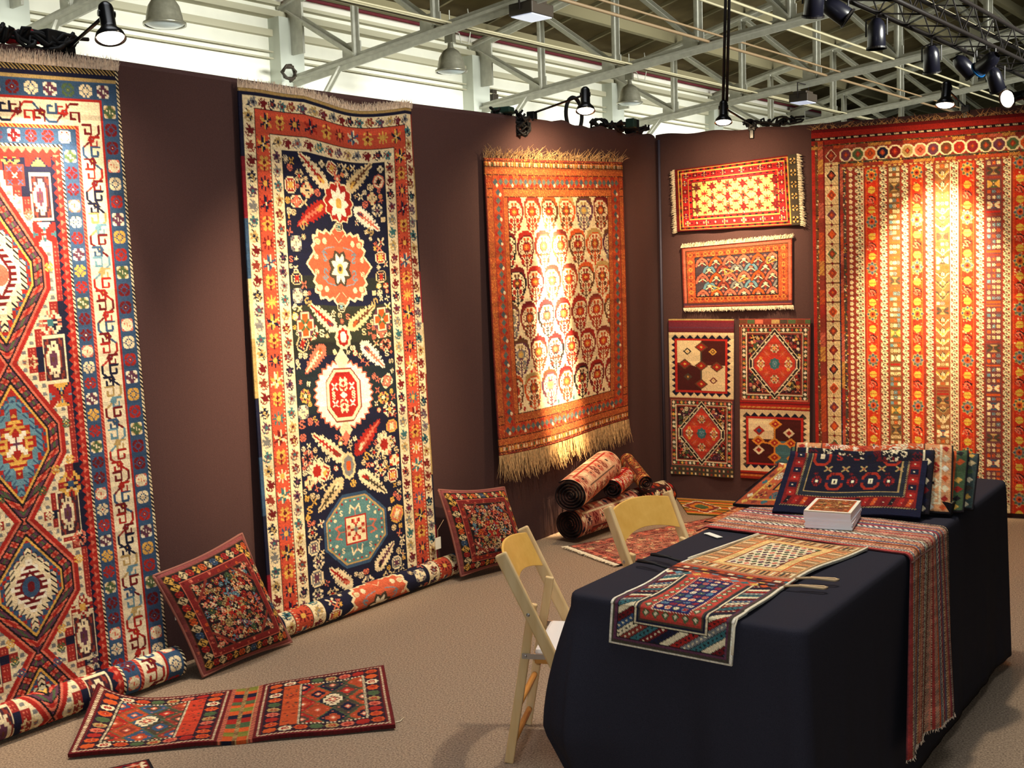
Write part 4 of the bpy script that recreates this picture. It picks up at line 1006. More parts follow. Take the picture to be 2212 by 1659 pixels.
def kilim_orange():
    W, H, k = 150., 46., 1.7; cv = Cv(W, H, k, (196, 118, 36)); rng = random.Random(71)
    for i in range(15): cv.rect(0, i*3.1, W, i*3.1+3.1, [(206, 126, 40), (112, 96, 34), (190, 70, 36), (214, 142, 50), (92, 84, 36)][i % 5])
    for i in range(5):
        x = 14+i*32
        for g, c in ((1., 'i'), (.9, 'e'), (.6, (206, 120, 40)), (.35, 'g')): cv.dia(x, 23, 13*g, 17*g, c, 1.6)
    return cv.worn(71)
def rug_patch(seed, W, H, k, c): return generic_rug(seed, W, H, k, c[0], c[1], c[2])
def booklet_cover():
    W, H, k = 21., 15., 5; cv = Cv(W, H, k, 'w'); cv.rect(1.2, 1.2, W-1.2, H-1.2, (128, 72, 30)); rng = random.Random(3)
    cv.scatter(1.6, 1.6, W-1.6, H-1.6, 60, rng, ['flower', 'boteh', 'eight'], ['oyi', 'ehy', 'kyr', 'dho'], 1.2, 2.8, .9); cv.frame(1.2, 1.2, W-1.2, H-1.2, .4, 'o')
    return cv.a
# ------------------------------------------------------------------ setting: booth walls, carpet, the hall around
rng = random.Random(1); nrg = np.random.default_rng(1)
def struct(o, name=None): o['kind'] = 'structure'; return o
struct(MB().box((4, -4, -.05), (60, 70, .1)).build('floor', M['carpet']))
def booth_wall(name, A, D, N, L, top):
    n = 240; x = np.linspace(0, L, n); V, Fc = [], []
    for t in x:
        z = top(t); wv = .004*math.sin(t*9)+.003*math.sin(t*23+1)
        for off, zz in ((wv, 0), (wv, 1.2), (wv*.6, z-.02), (-.008, z), (-.05, z), (-.05, 0)): V.append(tuple(np.array(A)+D*t+N*off+UP*zz))
    for i in range(n-1):
        for j in range(5): a = i*6+j; Fc.append((a, a+6, a+7, a+1))
    me = bpy.data.meshes.new(name); me.from_pydata(V, [], Fc); me.update(); me.polygons.foreach_set('use_smooth', [False]*len(me.polygons)); return struct(put(name, me, M['drape']))
booth_wall('wall_left', (0, 0, 0), DL, NL, 6.8, lambda t: 2.5+.006*math.sin(t*1.7)+(.009*math.sin(t*13)+.006*math.sin(t*31) if t < 1.25 else 0))
booth_wall('wall_back', (0, 0, 0), np.array([1., 0, 0]), np.array([0, -1., 0]), 4.2, lambda t: 2.5+.008*math.sin(t*2.1+2)+(.006*math.sin(t*19) if t < .9 else 0))
struct(MB().cyl((.028, -.016, 0), (.028, -.016, 2.47), .009, n=10).build('trim_1', M['seam'], smooth=True))
# the hall's own white wall with its ledges, the pilasters and the roof
def HW(s, o, z): return DL*s+NL*(HALL+o)+UP*z
ax = (DL, NL, UP)
hs0, hs1 = 14., -62.; hm, hl = (hs0+hs1)/2, hs0-hs1
struct(MB().box(HW(hm, -.15, 3.67), (hl, .3, 7.34), ax).build('wall_hall', M['hallwall']))
t_ = 2
for z, h, d, m in ((7.10, .07, .16, 'ledge'), (6.86, .12, .26, 'ledge'), (6.50, .13, .14, 'ledge'), (7.35, .05, .20, 'redline'), (7.47, .20, .12, 'eave')):  # dark eave strip stands in for the shadow gap above the red trim
    struct(MB().box(HW(hm, d/2, z), (hl, d, h), ax).build('trim_%d' % t_, M[m])); t_ += 1
for s in (3.1, -2.85, -8.7, -14.65, -20.75, -26.8, -32.8):
    struct(MB().box(HW(s, .17, 3.4), (.62, .34, 6.8), ax).build('trim_%d' % t_, M['column'])); t_ += 1
RS = .24
def roofz(o): return 7.62+RS*o
b = MB(); e0, e1 = -.4, 18.
for A_, B_ in (((e0, roofz(e0)), (e1, roofz(e1))), ((e1, roofz(e1)), (2*e1, roofz(e0)))):
    v = [HW(hs0, A_[0], A_[1]), HW(hs1, A_[0], A_[1]), HW(hs1, B_[0], B_[1]), HW(hs0, B_[0], B_[1])]; n = len(b.v)
    b.v += [tuple(q) for q in v]+[tuple(q+UP*.15) for q in v]; b.f += [(n, n+1, n+2, n+3), (n+7, n+6, n+5, n+4)]+[(n+i, n+4+i, n+4+(i+1) % 4, n+(i+1) % 4) for i in range(4)]
struct(b.build('ceiling', M['roof']))
# steel roof trusses
TS = (3.1, -2.85, -8.7, -14.65, -20.75, -26.8, -32.8, -38.8)
def zb(o): return 5.52+.097*o
def zt(o): return 7.02+.225*o
where = ['out over the front of the booth at far left', 'over the bare wall left of the navy rug', 'crossing behind the suspended floodlight box, nearest whole truss', 'passing above the paisley rug', 'passing above the small rugs in the corner', 'passing above the striped carpet', 'far down the hall behind the others', 'farthest down the hall, nearly hidden']
for s, wh in zip(TS, where):
    r = empty('roof_truss', tuple(HW(s, .3, 6.2)), 0, 'grey painted steel roof truss '+wh, 'truss', 'steel roof trusses'); og = np.array(r.location)
    def bb(name, p, q, w_, h): 
        mb = MB(); ctr = (np.array(p)+np.array(q))/2
        # two angle irons back to back with a flange
        mb.bar(p-og, q-og, w_*.22, h, DL); mb.bar(p-og+UP*0, q-og, w_, h*.18, DL); return mb.build(name, M['girder'], r)
    bb('bottom_chord', HW(s, -.1, zb(-.1)), HW(s, 17.9, zb(17.9)), .24, .24); bb('top_chord', HW(s, .05, zt(.05)), HW(s, 17.9, zt(17.9)), .24, .2)
    MB().box(HW(s, .45, 6.62)-og, (.05, .5, 1.1), ax).build('gusset_plate', M['girder'], r)
    nodes = [.12+2.06*i for i in range(9)]
    for i, o in enumerate(nodes):
        if i: bb('vertical', HW(s, o, zb(o)), HW(s, o, zt(o)), .2, .16); MB().box(HW(s, o-.12, zb(o)+.16)-og, (.03, .5, .36), ax).build('gusset_plate', M['girder'], r)
        if i < 8: bb('diagonal', HW(s, o+.15, zt(o)-.1), HW(s, nodes[i+1], zb(nodes[i+1])+.1), .16, .18)
    bb('knee_brace', HW(s, .2, 4.1), HW(s, 1.75, zb(1.75)), .16, .14)
# purlins and pipes running down the hall
def run(name, o, z, w_, h, m, label, cat, group, s0=12., s1=-60., rnd=False):
    p, q = HW(s0, o, z), HW(s1, o, z); c = (p+q)/2; mb = MB()
    if rnd: mb.cyl(p-c, q-c, w_*.36, n=10)
    else: mb.bar(p-c, q-c, w_, h)
    return tag(mb.build(name, M[m], None, rnd, None) if False else _at(mb.build(name, M[m], None, rnd), c), label, cat, group)
def _at(o, c): o.location = tuple(c); return o
pw = ['first out from the wall', 'second out from the wall', 'third out from the wall', 'fourth out from the wall', 'fifth out from the wall', 'sixth out from the wall', 'seventh out from the wall', 'eighth out from the wall', 'ninth out from the wall']
for i, o in enumerate((.5, 2.18, 4.24, 6.3, 8.36, 10.42, 12.48, 14.54)): run('roof_purlin', o, zt(o)+.26, .16, .26, 'purlin', 'long cream roof purlin under the brown roof boards, '+pw[i], 'purlin', 'roof purlins')
for i in range(28):
    s = 9-2.0*i; p, q = HW(s, .2, roofz(.2)-.04), HW(s, 17.8, roofz(17.8)-.04); c = (p+q)/2
    o_ = _at(MB().bar(p-c, q-c, .07, .09).build('roof_rafter', M['purlin']), c); tag(o_, 'thin pale rafter under the brown roof boards, one of an even row', 'rafter', 'thin roof rafters')
for i, (o, z, w_, lab) in enumerate(((4.5, 6.18, .09, 'along the trusses, nearest the white wall'), (4.72, 6.16, .05, 'thin, beside the nearest thick conduit'), (6.6, 6.36, .09, 'crossing the middle of the bottom chords'), (6.95, 6.40, .06, 'just beyond the middle conduit'), (8.0, 6.5, .07, 'in a pair over the striped carpet'), (8.3, 6.52, .07, 'second of the pair over the striped carpet'), (9.6, 6.64, .07, 'over the corner lamps'), (10.6, 6.72, .09, 'farthest out from the white wall'))):
    run('conduit_pipe', o, z-.16, w_, w_, 'pipe_b' if i in (2, 3) else 'pipe', ('brown' if i in (2, 3) else 'pale')+' conduit pipe '+lab, 'pipe', 'conduit pipes under the trusses', rnd=True)
for z, lab in ((6.13, 'upper of two thin pipes along the white wall'), (6.0, 'lower of two thin pipes along the white wall')):
    run('wall_pipe', .12, z, .05, .05, 'ledge', lab, 'pipe', 'thin pipes on the white wall', rnd=True)
for s, lab in ((-2.45, 'small dark electrical box on the white wall at far left'), (-15.4, 'small dark electrical box on the white wall beside the middle pilaster')):
    c = HW(s, .1, 5.75); tag(_at(MB().box((0, 0, 0), (.22, .14, .5), ax).box((0, 0, .31), (.16, .1, .1), ax).build('junction_box', M['flood'], bevel=.01), c), lab, 'box')
# bell shaped pendant lamps
def pendant(s, z, label):
    c = HW(s, 3.0, z); r = empty('pendant_lamp', tuple(c), 0, label, 'pendant lamp', 'bell shaped pendant lamps')
    sh = MB().lathe((0, 0, 0), (0, 0, 1), [(.31, 0), (.30, .03), (.28, .06), (.27, .14), (.235, .28), (.16, .40), (.07, .46)], 32).build('bell_shade', M['pendant'], r, True)
    MB().lathe((0, 0, 0), (0, 0, 1), [(.30, -.005), (.325, -.01), (.325, .03), (.30, .035)], 32).build('rim_ring', M['pendant'], sh, True)
    MB().lathe((0, 0, 0), (0, 0, 1), [(.295, .01), (.2, -.03), (.001, -.045)], 32).build('glass_lens', M['lens'], sh, True)  # bluish daylight reflection is put into the lens colour
    MB().cyl((0, 0, .45), (0, 0, .56), .07, .05).box((0, 0, .66), (.18, .14, .2)).build('ballast_housing', M['pendant'], r)
    MB().cyl((0, 0, .76), (0, 0, 1.2), .012, n=8).build('hanger_rod', M['girder'], r)
    MB().tube([(0, 0, .8), (.18, .05, .74), (.22, .05, .55), (.36, .1, .52), (.42, .1, .8), (.36, .1, 1.2)], .012, 6).build('flex_cord', M['girder'], r, True)
pendant(-3.86, 5.54, 'bell shaped metal pendant lamp hanging beside the clamp lamp at far left')
pendant(-10.51, 5.60, 'bell shaped metal pendant lamp with daylight tinted glass above the long leaf pattern rug')
pendant(-17.15, 5.60, 'bell shaped metal pendant lamp above the paisley rug, with bright fittings')
def flood(s, o, z, label):
    c = HW(s, o, z); r = empty('floodlight', tuple(c), 0, label, 'floodlight', 'box floodlights'); X, Y = DL, NL
    sh = MB().box((0, 0, 0), (.62, .5, .2), ax).box((0, 0, .13), (.44, .36, .08), ax).build('housing', M['flood'], r, bevel=.02)
    MB().box(-UP*.105, (.56, .44, .02), ax).build('lens', M['floodlens'], sh)
    MB().bar(DL*.33+UP*-.02, DL*.33+UP*.36, .04, .02).bar(-DL*.33+UP*-.02, -DL*.33+UP*.36, .04, .02).bar(DL*.33+UP*.36, -DL*.33+UP*.36, .04, .02).build('yoke', M['truss'], r)
flood(-8.85, 6.3, 5.98, 'dark box floodlight hung from the truss at top centre'); flood(-20.6, 6.0, 5.70, 'dark box floodlight over the striped carpet')
c = HW(-8.25, .75, 5.62); q_ = [tuple((DL*(.16*math.cos(i*.9)+.02*math.sin(i*2.3))+NL*.05*math.sin(i*1.7)+UP*.17*math.sin(i*.9)*(.8+.2*math.sin(i)))) for i in range(34)]
tag(_at(MB().tube(q_, .022, 6).build('cable_coil', M['flood'], None, True), c), 'coil of brown cable hung on the pilaster above the leaf pattern rug', 'cable')
# black box truss with stage lamps
X0 = np.array([.316, 6.42, 4.633])+NL*.0; r = empty('lighting_truss', tuple(X0), 0, 'black box truss with stage lamps hung above the striped carpet', 'lighting truss')
PR = np.cross(DL, UP); cw_ = .42
cor = [np.zeros(3), PR*-cw_, UP*cw_, PR*-cw_+UP*cw_]
if (PR@NL) > 0: cor = [np.zeros(3), PR*cw_, UP*cw_, PR*cw_+UP*cw_]
for c_ in cor: MB().cyl(c_+DL*6, c_-DL*14, .03, n=10).build('main_tube', M['truss'], r, True)
for f, (a, b_) in enumerate(((0, 1), (2, 3), (0, 2), (1, 3))):
    mb = MB()
    for i in range(40):
        p = cor[a]+DL*(6-i*.5); q = cor[b_]+DL*(6-i*.5-.5)
        if i % 2: p, q = cor[b_]+DL*(6-i*.5), cor[a]+DL*(6-i*.5-.5)
        mb.cyl(p, q, .011, n=6)
    mb.build('lacing', M['truss'], r)
def parcan(t, o, dz, tilt, label, gel=False, yaw=0):
    c = X0-DL*t+NL*o+UP*dz; r = empty('stage_lamp', tuple(c), 0, label, 'stage lamp', 'black stage lamps on the box truss')
    a = np.array([math.sin(tilt)*math.cos(yaw), math.sin(tilt)*math.sin(yaw), -math.cos(tilt)])
    sh = MB().lathe(-a*.16, a, [(.05, -.05), (.09, 0), (.108, .06), (.11, .30), (.105, .305), (.10, .29), (.09, .1)], 24).build('can_body', M['can'], r, True)
    MB().lathe(-a*.16, a, [(.108, .30), (.125, .30), (.125, .32), (.10, .32)], 24).build('filter_frame', M['gel'] if gel else M['truss'], sh)
    MB().tube([(-.125, 0, 0), (-.125, 0, .2), (0, 0, .24), (.125, 0, .2), (.125, 0, 0)], .012, 6).cyl((0, 0, .20), (0, 0, max(.3, -dz+.03)), .016, n=8).build('yoke', M['truss'], r)
parcan(-.99, .02, -.19, .35, 'black stage lamp on the box truss, topmost at the frame edge', yaw=2); parcan(-.30, .0, -.17, .9, 'black stage lamp with purple sheen, tilted sideways, second from the top', yaw=0.2)
parcan(.94, .0, -.28, .0, 'black stage lamp hanging straight down with shiny rim'); parcan(3.02, .0, -.33, .3, 'black stage lamp hung low in the middle of the row', yaw=1.5)
parcan(4.56, .0, -.23, .8, 'small black stage lamp near the clamp lamp over the striped carpet', yaw=.5); parcan(4.18, .4, -.28, 1.1, 'black stage lamp with blue filter at far right', True, 2.5)
parcan(4.66, .4, -.47, .5, 'black stage lamp just above the bright lamp at far right', yaw=1)
# ------------------------------------------------------------------ hanging rugs
def swag(U, V, seed, amp=.008, nf=5):
    r = np.random.default_rng(seed); o = np.zeros(U.shape)
    for i in range(nf): o += amp*r.uniform(.3, 1)*np.sin(U*r.uniform(2, 11)+V*r.uniform(-2, 2)+r.uniform(0, 6))
    return o
def spiral_roll(name, img, c0, axis, L, r, turns, parent, m, rng, start=math.pi*.55, pitch=.011, out_dir=None, squash=1.):
    """a rolled end: sheet wound on itself, the face outwards. c0 = one end of the centre line"""
    axis = np.array(axis, float); axis /= np.linalg.norm(axis); side = np.cross(axis, UP); side /= np.linalg.norm(side)
    if out_dir is not None and side@np.array(out_dir) < 0: side = -side
    n_ax = img.shape[1]; n_t = int(96*turns); reps = int(math.ceil(n_t/img.shape[0])); I = np.concatenate([img, img[::-1]]*reps)[:n_t]
    t = np.linspace(0, turns*2*math.pi, n_t); rr = r-pitch*t/(2*math.pi)
    rr = np.maximum(rr, .012); th = start-t
    a = np.linspace(0, L, n_ax)
    sg = side[None, None]*(rr*np.cos(th))[:, None, None]+UP[None, None]*(rr*np.sin(th)*squash)[:, None, None]
    P = np.array(c0)[None, None]+axis[None, None]*a[None, :, None]+sg
    rad = sg/np.linalg.norm(sg, axis=-1, keepdims=True); N = grid_normals(P)
    if (N[0]*rad[0]).sum() < 0: P = P[:, ::-1]; I = I[:, ::-1]
    return weave(name, I, P, .006, m, parent, origin=None)
def rel(P, o): return P-np.array(o)
# --- rug with stacked medallions, left edge of the photo
img = rug_long_medallions(); U, V = uv(img); top, H = 2.456, 2.42
r = empty('hanging_rug', tuple(LW(4.65, 0, 0)), 0, 'tall wool rug with stacked red and white hooked medallions, hung at the far left', 'rug'); og = np.array(r.location)
s = 5.188-U*1.08; z = top-.02*U*0-V*H; off = .02+.09*V**1.6+swag(U, V, 3, .005)
z = z-.045*(1-U)*1.0*(1-V)
P = DL*s[..., None]+NL*off[..., None]+UP*z[..., None]
weave('pile', img, rel(P, og), .008, M['wool'], r)
pts = [rel(P[0, int(i)], og) for i in np.linspace(0, img.shape[1]-1, 210)]
b = MB(); 
fringe('fringe', pts, [UP*1.0]*len(pts), M['fringe'], rng, 7, .045, .0013, .25, r)
sl = img[300:340]; spiral_roll('rolled_end', sl, rel(LW(4.08, .125, .068), og), DL, 1.16, .066, 2.2, r, M['wool'], rng, out_dir=NL)
tg = LW(4.065, .13, .27); MB().box((0, 0, 0), (.035, .002, .055), ax).build('price_tag', M['tagm'], r).location = tuple(rel(tg, og)); MB().tube([rel(tg+UP*.025, og), rel(tg+UP*.07+DL*.01, og), rel(LW(4.11, .1, .36), og)], .0012, 5).build('tag_string', M['cord'], r)
# --- long rug with leaves and medallions
img = rug_dragon_leaf(); U, V = uv(img)
r = empty('hanging_rug', tuple(LW(3.0, 0, 0)), 0, 'long navy rug with leaves and medallions between red and ivory borders', 'rug'); og = np.array(r.location)
s = (3.535+.03*V)*(1-U)+(2.425+.0*V)*U; z = 2.452-.040*np.sin(math.pi*np.clip((U-.35)/.6, 0, 1))*(1-V)+.012*U*(1-V)-V*2.38
off = .02+.055*V**1.5+.006*np.sin(U*7+1)+swag(U, V, 5, .004)+.012*np.sin(U*16+.6)*(1-V)**3
P = DL*s[..., None]+NL*off[..., None]+UP*z[..., None]; weave('pile', img, rel(P, og), .008, M['wool'], r)
pts = [rel(P[0, int(i)], og) for i in np.linspace(0, img.shape[1]-1, 200)]; fringe('fringe', pts, [UP]*len(pts), M['fringe'], rng, 6, .035, .0013, .3, r)
sl = img[150:240]; spiral_roll('rolled_end', sl, rel(LW(2.31, .088, .062), og), (LW(3.56, .118, 0)-LW(2.31, .088, 0)), 1.25, .060, 2.6, r, M['wool'], rng, out_dir=NL)
# --- paisley rug
img = rug_boteh(); U, V = uv(img)
r = empty('hanging_rug', tuple(LW(1.15, 0, 1.4)), 0, 'rust bordered rug with rows of paisley on cream field, long tassels', 'rug'); og = np.array(r.location)
s = 1.865-U*1.40; z = 2.247+.05*U*1-V*(1.66+.03*U); off = .02+.022*V+swag(U, V, 7, .006)+.03*V**3*np.sin(U*5.2+.4)
z = z-.02*np.sin(U*3.1+.3)*V**4
P = DL*s[..., None]+NL*off[..., None]+UP*z[..., None]; weave('pile', img, rel(P, og), .007, M['wool'], r)
n = img.shape[1]; pts = [rel(P[0, int(i)], og) for i in np.linspace(0, n-1, 110)]; fringe('top_fringe', pts, [UP*.8+DL*rng.uniform(-.5, .4)+NL*.15 for _ in pts], M['fringe_g'], rng, 3, .060, .0013, .9, r)
pts = [rel(P[-1, int(i)], og) for i in np.linspace(0, n-1, 130)]; fringe('bottom_fringe', pts, [-UP+DL*rng.uniform(-.12, .12)+NL*.05 for _ in pts], M['fringe_g'], rng, 6, .13, .0015, .22, r)
# --- back wall: small rugs
def BWq(x, z, off=.012): return np.array([x, -off, z])
def small(img, TL, TR, BL, BR, label, m='wool', th=.007, seed=1, amp=.003):
    c = (BWq(*TL)+BWq(*TR)+BWq(*BL)+BWq(*BR))/4; c[1] = 0; r = empty('hanging_rug', tuple(c), 0, label, 'rug'); U, V = uv(img)
    P = quad(img, BWq(*TL), BWq(*TR), BWq(*BL), BWq(*BR)); P[..., 1] -= swag(U, V, seed, amp)+.004; weave('pile', img, rel(P, c), th, M[m], r); return r, P, c
r, P, c = small(rug_stars(), (.137, 2.262), (.955, 2.310), (.146, 1.845), (.978, 1.853), 'small red rug with an ivory field of stars, top of the column in the corner', seed=2)
for nm, colu, d in (('fringe', 0, (-1, 0, 0)), ('fringe', -1, (1, 0, 0))):
    pts = [rel(P[int(i), colu], c) for i in np.linspace(0, P.shape[0]-1, 85)]; fringe(nm, pts, [np.array(d)*.8-UP*.35]*len(pts), M['fringe_w'], rng, 6, .026, .002, .4, r, out=(0, -.008, 0))
r, P, c = small(rug_arches(), (.176, 1.735), (.921, 1.772), (.184, 1.327), (.919, 1.335), 'small rust rug with slate field of arches and white fringe, second down in corner', seed=4)
for row, d in ((0, 1.), (-1, -1.)):
    pts = [rel(P[row, int(i)], c) for i in np.linspace(0, P.shape[1]-1, 150)]; fringe('fringe', pts, [UP*.9*d+np.array([.25, 0, 0])]*len(pts), M['fringe_w'], rng, 6, .026, .002, .4, r, out=(0, -.008, 0))
small(saddlebag_kilim_top(), (.074, 1.252), (.532, 1.246), (.072, .168), (.512, .160), 'opened saddlebag with ivory and brown kilim panel above a lozenge panel', 'kilim', .008, 6, .004)
r, P, c = small(saddlebag_kilim_bottom(), (.566, 1.248), (1.036, 1.244), (.562, .165), (1.022, .160), 'opened saddlebag with lozenge panel above ivory, brown and teal kilim panel', 'kilim', .008, 8, .004)
# --- big striped carpet
img = rug_striped(); U, V = uv(img)
r = empty('hanging_rug', (1.7, 0, 0), 0, 'large carpet of narrow red, ivory and brown stripes hung on the right wall', 'rug'); og = np.array(r.location)
x = 1.045+.025*V+U*1.42; z = 2.452-V*2.42; off = .02+swag(U, V, 9, .003)+.012*V; P = np.stack([x, -off, z], -1); weave('pile', img, rel(P, og), .007, M['wool'], r)
pts = [rel(P[0, int(i)], og) for i in np.linspace(0, img.shape[1]-1, 120)]; fringe('fringe', pts, [UP*.5+np.array([rng.uniform(-.8, .8), -.2, 0]) for _ in pts], M['fringe_g'], rng, 2, .05, .0013, .8, r)
# ------------------------------------------------------------------ rugs and bags on the floor
img = saddlebag_floor(); U, V = uv(img); TL, TR, BL, BR = (-.812, -4.425, 0), (-.051, -3.632, 0), (-.625, -4.760, 0), (.312, -4.141, 0)
P = quad(img, TL, TR, BL, BR); P[..., 2] = .021+.004*np.sin(U*21)*np.sin(V*9)+.108*np.exp(-U/.095)*(1-V)**1.15-.005*np.exp(-((U-.5)/.06)**2)
c = P.reshape(-1, 3).mean(0); c[2] = 0; r = empty('saddlebag', tuple(c), 0, 'orange and blue diamond patterned saddlebag lying open on the brown carpet', 'saddlebag')
weave('woven_panels', img, rel(P, c), .014, M['wool'], r)
img = generic_rug(17, 34, 50, 2.4, (150, 40, 30), (120, 26, 24), ['i', 'r', 'o', 'n', 'p']); A_ = np.array([-.349, -4.666, .01]); e1, e2 = np.array([-.588, -.809, 0])*.34, np.array([.809, -.588, 0])*.50; P = quad(img, A_+e1, A_, A_+e1+e2, A_+e2)
c = np.array([-.23, -4.77, 0]); r = empty('floor_rug', tuple(c), 0, 'corner of a small red rug just showing at the bottom edge', 'rug'); weave('pile', img, rel(P, c), .008, M['wool'], r)
img = generic_rug(18, 55, 128, 2.2, (166, 110, 90), (156, 92, 76), ['p', 'v', 'c', 'e', 'd'], 1.2); P = quad(img, (-.09, -1.55, .012), (.59, -.47, .012), (.36, -1.84, .012), (1.04, -.76, .012)) if False else None
a_, e_ = np.array([-.09, -1.545, .012]), np.array([.33, -1.835, .012]); d_ = np.array([.53, .848, 0])*1.28; U, V = uv(img); P = (a_*(1-U[..., None])+e_*U[..., None])+d_*(1-V[..., None])-d_*0; P = a_*(1-U[..., None])+e_*U[..., None]+d_*(1-V)[..., None]
c = np.array([.45, -1.15, 0]); r = empty('floor_rug', tuple(c), 0, 'faded pink rug with white fringe lying on the carpet behind the folding chairs', 'rug'); weave('pile', img, rel(P, c), .010, M['wool'], r)
pts = [rel(P[-1, int(i)], c) for i in np.linspace(0, img.shape[1]-1, 90)]; fringe('fringe', pts, [-d_/1.28*.9]*len(pts), M['fringe_w'], rng, 4, .03, .002, .3, r)
img = kilim_orange(); P = quad(img, (.12, -.05, .008), (1.62, -.05, .008), (.33, -.50, .008), (1.75, -.50, .008)); c = np.array([.9, -.27, 0]); r = empty('floor_kilim', tuple(c), 0, 'orange and olive striped kilim lying along the foot of the back wall', 'kilim'); weave('weave', img, rel(P, c), .007, M['kilim'], r)
img = generic_rug(19, 50, 90, 2.0, (190, 104, 70), (186, 120, 84), ['p', 'i', 'e', 'd', 'y']); P = quad(img, (.62, -.16, .018), (1.12, -.22, .018), (.50, -.72, .018), (1.06, -.76, .018)); c = np.array([.82, -.46, 0]); r = empty('floor_rug', tuple(c), 0, 'small salmon rug overlapping the orange kilim by the back wall', 'rug'); weave('pile', img, rel(P, c), .008, M['wool'], r)
# ------------------------------------------------------------------ pillows
def pillow(img, TL, TR, BL, BR, thick, label, flip=False):
    TL, TR, BL, BR = (np.array(q, float) for q in (TL, TR, BL, BR)); P = quad(img, TL, TR, BL, BR); U, V = uv(img)
    N = np.cross(TR-TL, TL-BL); N /= np.linalg.norm(N); c = (TL+TR+BL+BR)/4; g = np.array([c[0], c[1], 0])
    bulge = ((1-(2*U-1)**4)*(1-(2*V-1)**4))**.75
    pin = 1-.035*((2*U-1)**2)*(1-(2*V-1)**2)-.0; Cn = c
    e = .030*(np.sin(math.pi*U)*(abs(2*V-1)**6)*np.sign(2*V-1))[..., None]*(BL-TL)*-1+.030*(np.sin(math.pi*V)*(abs(2*U-1)**6)*np.sign(2*U-1))[..., None]*(TR-TL)*-1
    wr = swag(U, V, int(thick*1000)+3, .004, 7)
    F = P+e+N*(thick*.5*bulge+wr*bulge)[..., None]; Bk = P+e-N*(thick*.5*bulge)[..., None]
    r = empty('pillow', tuple(g), 0, label, 'pillow', 'carpet faced pillows on the floor'); weave('front_panel', img, rel(F, g), 0, M['wool'], r)
    st = 5; iy = np.unique(np.append(np.arange(0, img.shape[0], st), img.shape[0]-1)); ix = np.unique(np.append(np.arange(0, img.shape[1], st), img.shape[1]-1))
    B2 = Bk[np.ix_(iy, ix)][:, ::-1]; weave('back_panel', np.full(B2.shape, 96.)*np.array([1.25, .55, .5]), rel(B2, g), 0, M['wool'], r)
    ring = [F[0, j] for j in range(0, img.shape[1], 6)]+[F[i, -1] for i in range(0, img.shape[0], 6)]+[F[-1, j] for j in range(img.shape[1]-1, -1, -6)]+[F[i, 0] for i in range(img.shape[0]-1, -1, -6)]
    MB().tube([rel(q, g) for q in ring+[ring[0]]], .006, 6).build('edge_cord', mat('pillow_cord', (150, 96, 84), .9), r, True); return r, g
# ------------------------------------------------------------------ pillows against the wall
r, g = pillow(pillow_face(5), LW(4.17, .13, .45), LW(3.71, .11, .525), LW(4.04, .235, .012), LW(3.55, .21, .012), .15, 'carpet faced pillow leaning between the two tall rugs at left')
r, g = pillow(pillow_face(7, (30, 18, 24)), LW(2.43, .10, .49), LW(1.97, .17, .43), LW(2.39, .20, .03), LW(1.93, .29, .03), .15, 'darker carpet faced pillow with a white tag, right of the long navy rug')
tq = LW(2.47, .12, .215); MB().box((0, 0, 0), (.042, .002, .062), ax).build('price_tag', M['tagm'], r).location = tuple(rel(tq, g)); MB().tube([rel(tq+UP*.03, g), rel(tq+UP*.07, g), rel(LW(2.42, .12, .33), g)], .0012, 5).build('tag_string', M['cord'], r)
# ------------------------------------------------------------------ pile of rolled rugs by the left wall
def wound(name, img, p, q, rad, label, turns=5.4, pitch=.0195, rough=.01, seed=0, squash=.92):
    p, q = np.array(p, float), np.array(q, float); c = (p+q)/2; c[2] = 0; r = empty(name, tuple(c), 0, label, 'rolled rug', 'rolled rugs piled by the wall')
    A = q-p; L = np.linalg.norm(A); spiral_roll('rolled_pile', img, rel(p, c), A/L, L, rad, turns, r, M['wool'], rng, start=math.pi*.4+seed, pitch=pitch, squash=squash); return r
gi = lambda sd, g1, b1, pal, d=1.: generic_rug(sd, 80, 70, 2.0, g1, b1, pal, d)
wound('rolled_rug', gi(101, (140, 56, 50), (170, 104, 84), ['i', 'n', 'd', 'i', 'p'], 1.6), (-.13, -1.42, .108), (.03, -.80, .112), .105, 'dark plum rolled rug at the front of the pile, lying on the carpet', seed=.3)
wound('rolled_rug', gi(102, (206, 150, 118), (216, 170, 136), ['r', 'e', 'i', 'p', 'd'], 1.5), (-.085, -1.50, .30), (-.075, -.90, .375), .108, 'pale pink rolled rug lying on top of the pile', seed=1.)
wound('rolled_rug', gi(103, (190, 30, 26), (170, 26, 24), ['i', 'w', 'o', 'i', 'y'], .8), (.03, -1.10, .265), (-.03, -.58, .27), .070, 'bright red rolled rug wedged in the middle of the pile', seed=2)
wound('rolled_rug', gi(104, (100, 44, 28), (120, 56, 34), ['y', 'e', 'h', 'o', 'd'], .7), (.14, -.76, .245), (-.05, -.58, .36), .058, 'thin brown rolled rug sloping down at the back of the pile', seed=3)
wound('rolled_rug', gi(105, (40, 20, 22), (60, 24, 24), ['i', 'r', 'o', 'i', 'd'], .9), (-.02, -.92, .105), (.15, -.40, .11), .100, 'black rolled rug with ivory zigzags, rightmost of the pile', seed=1.5)
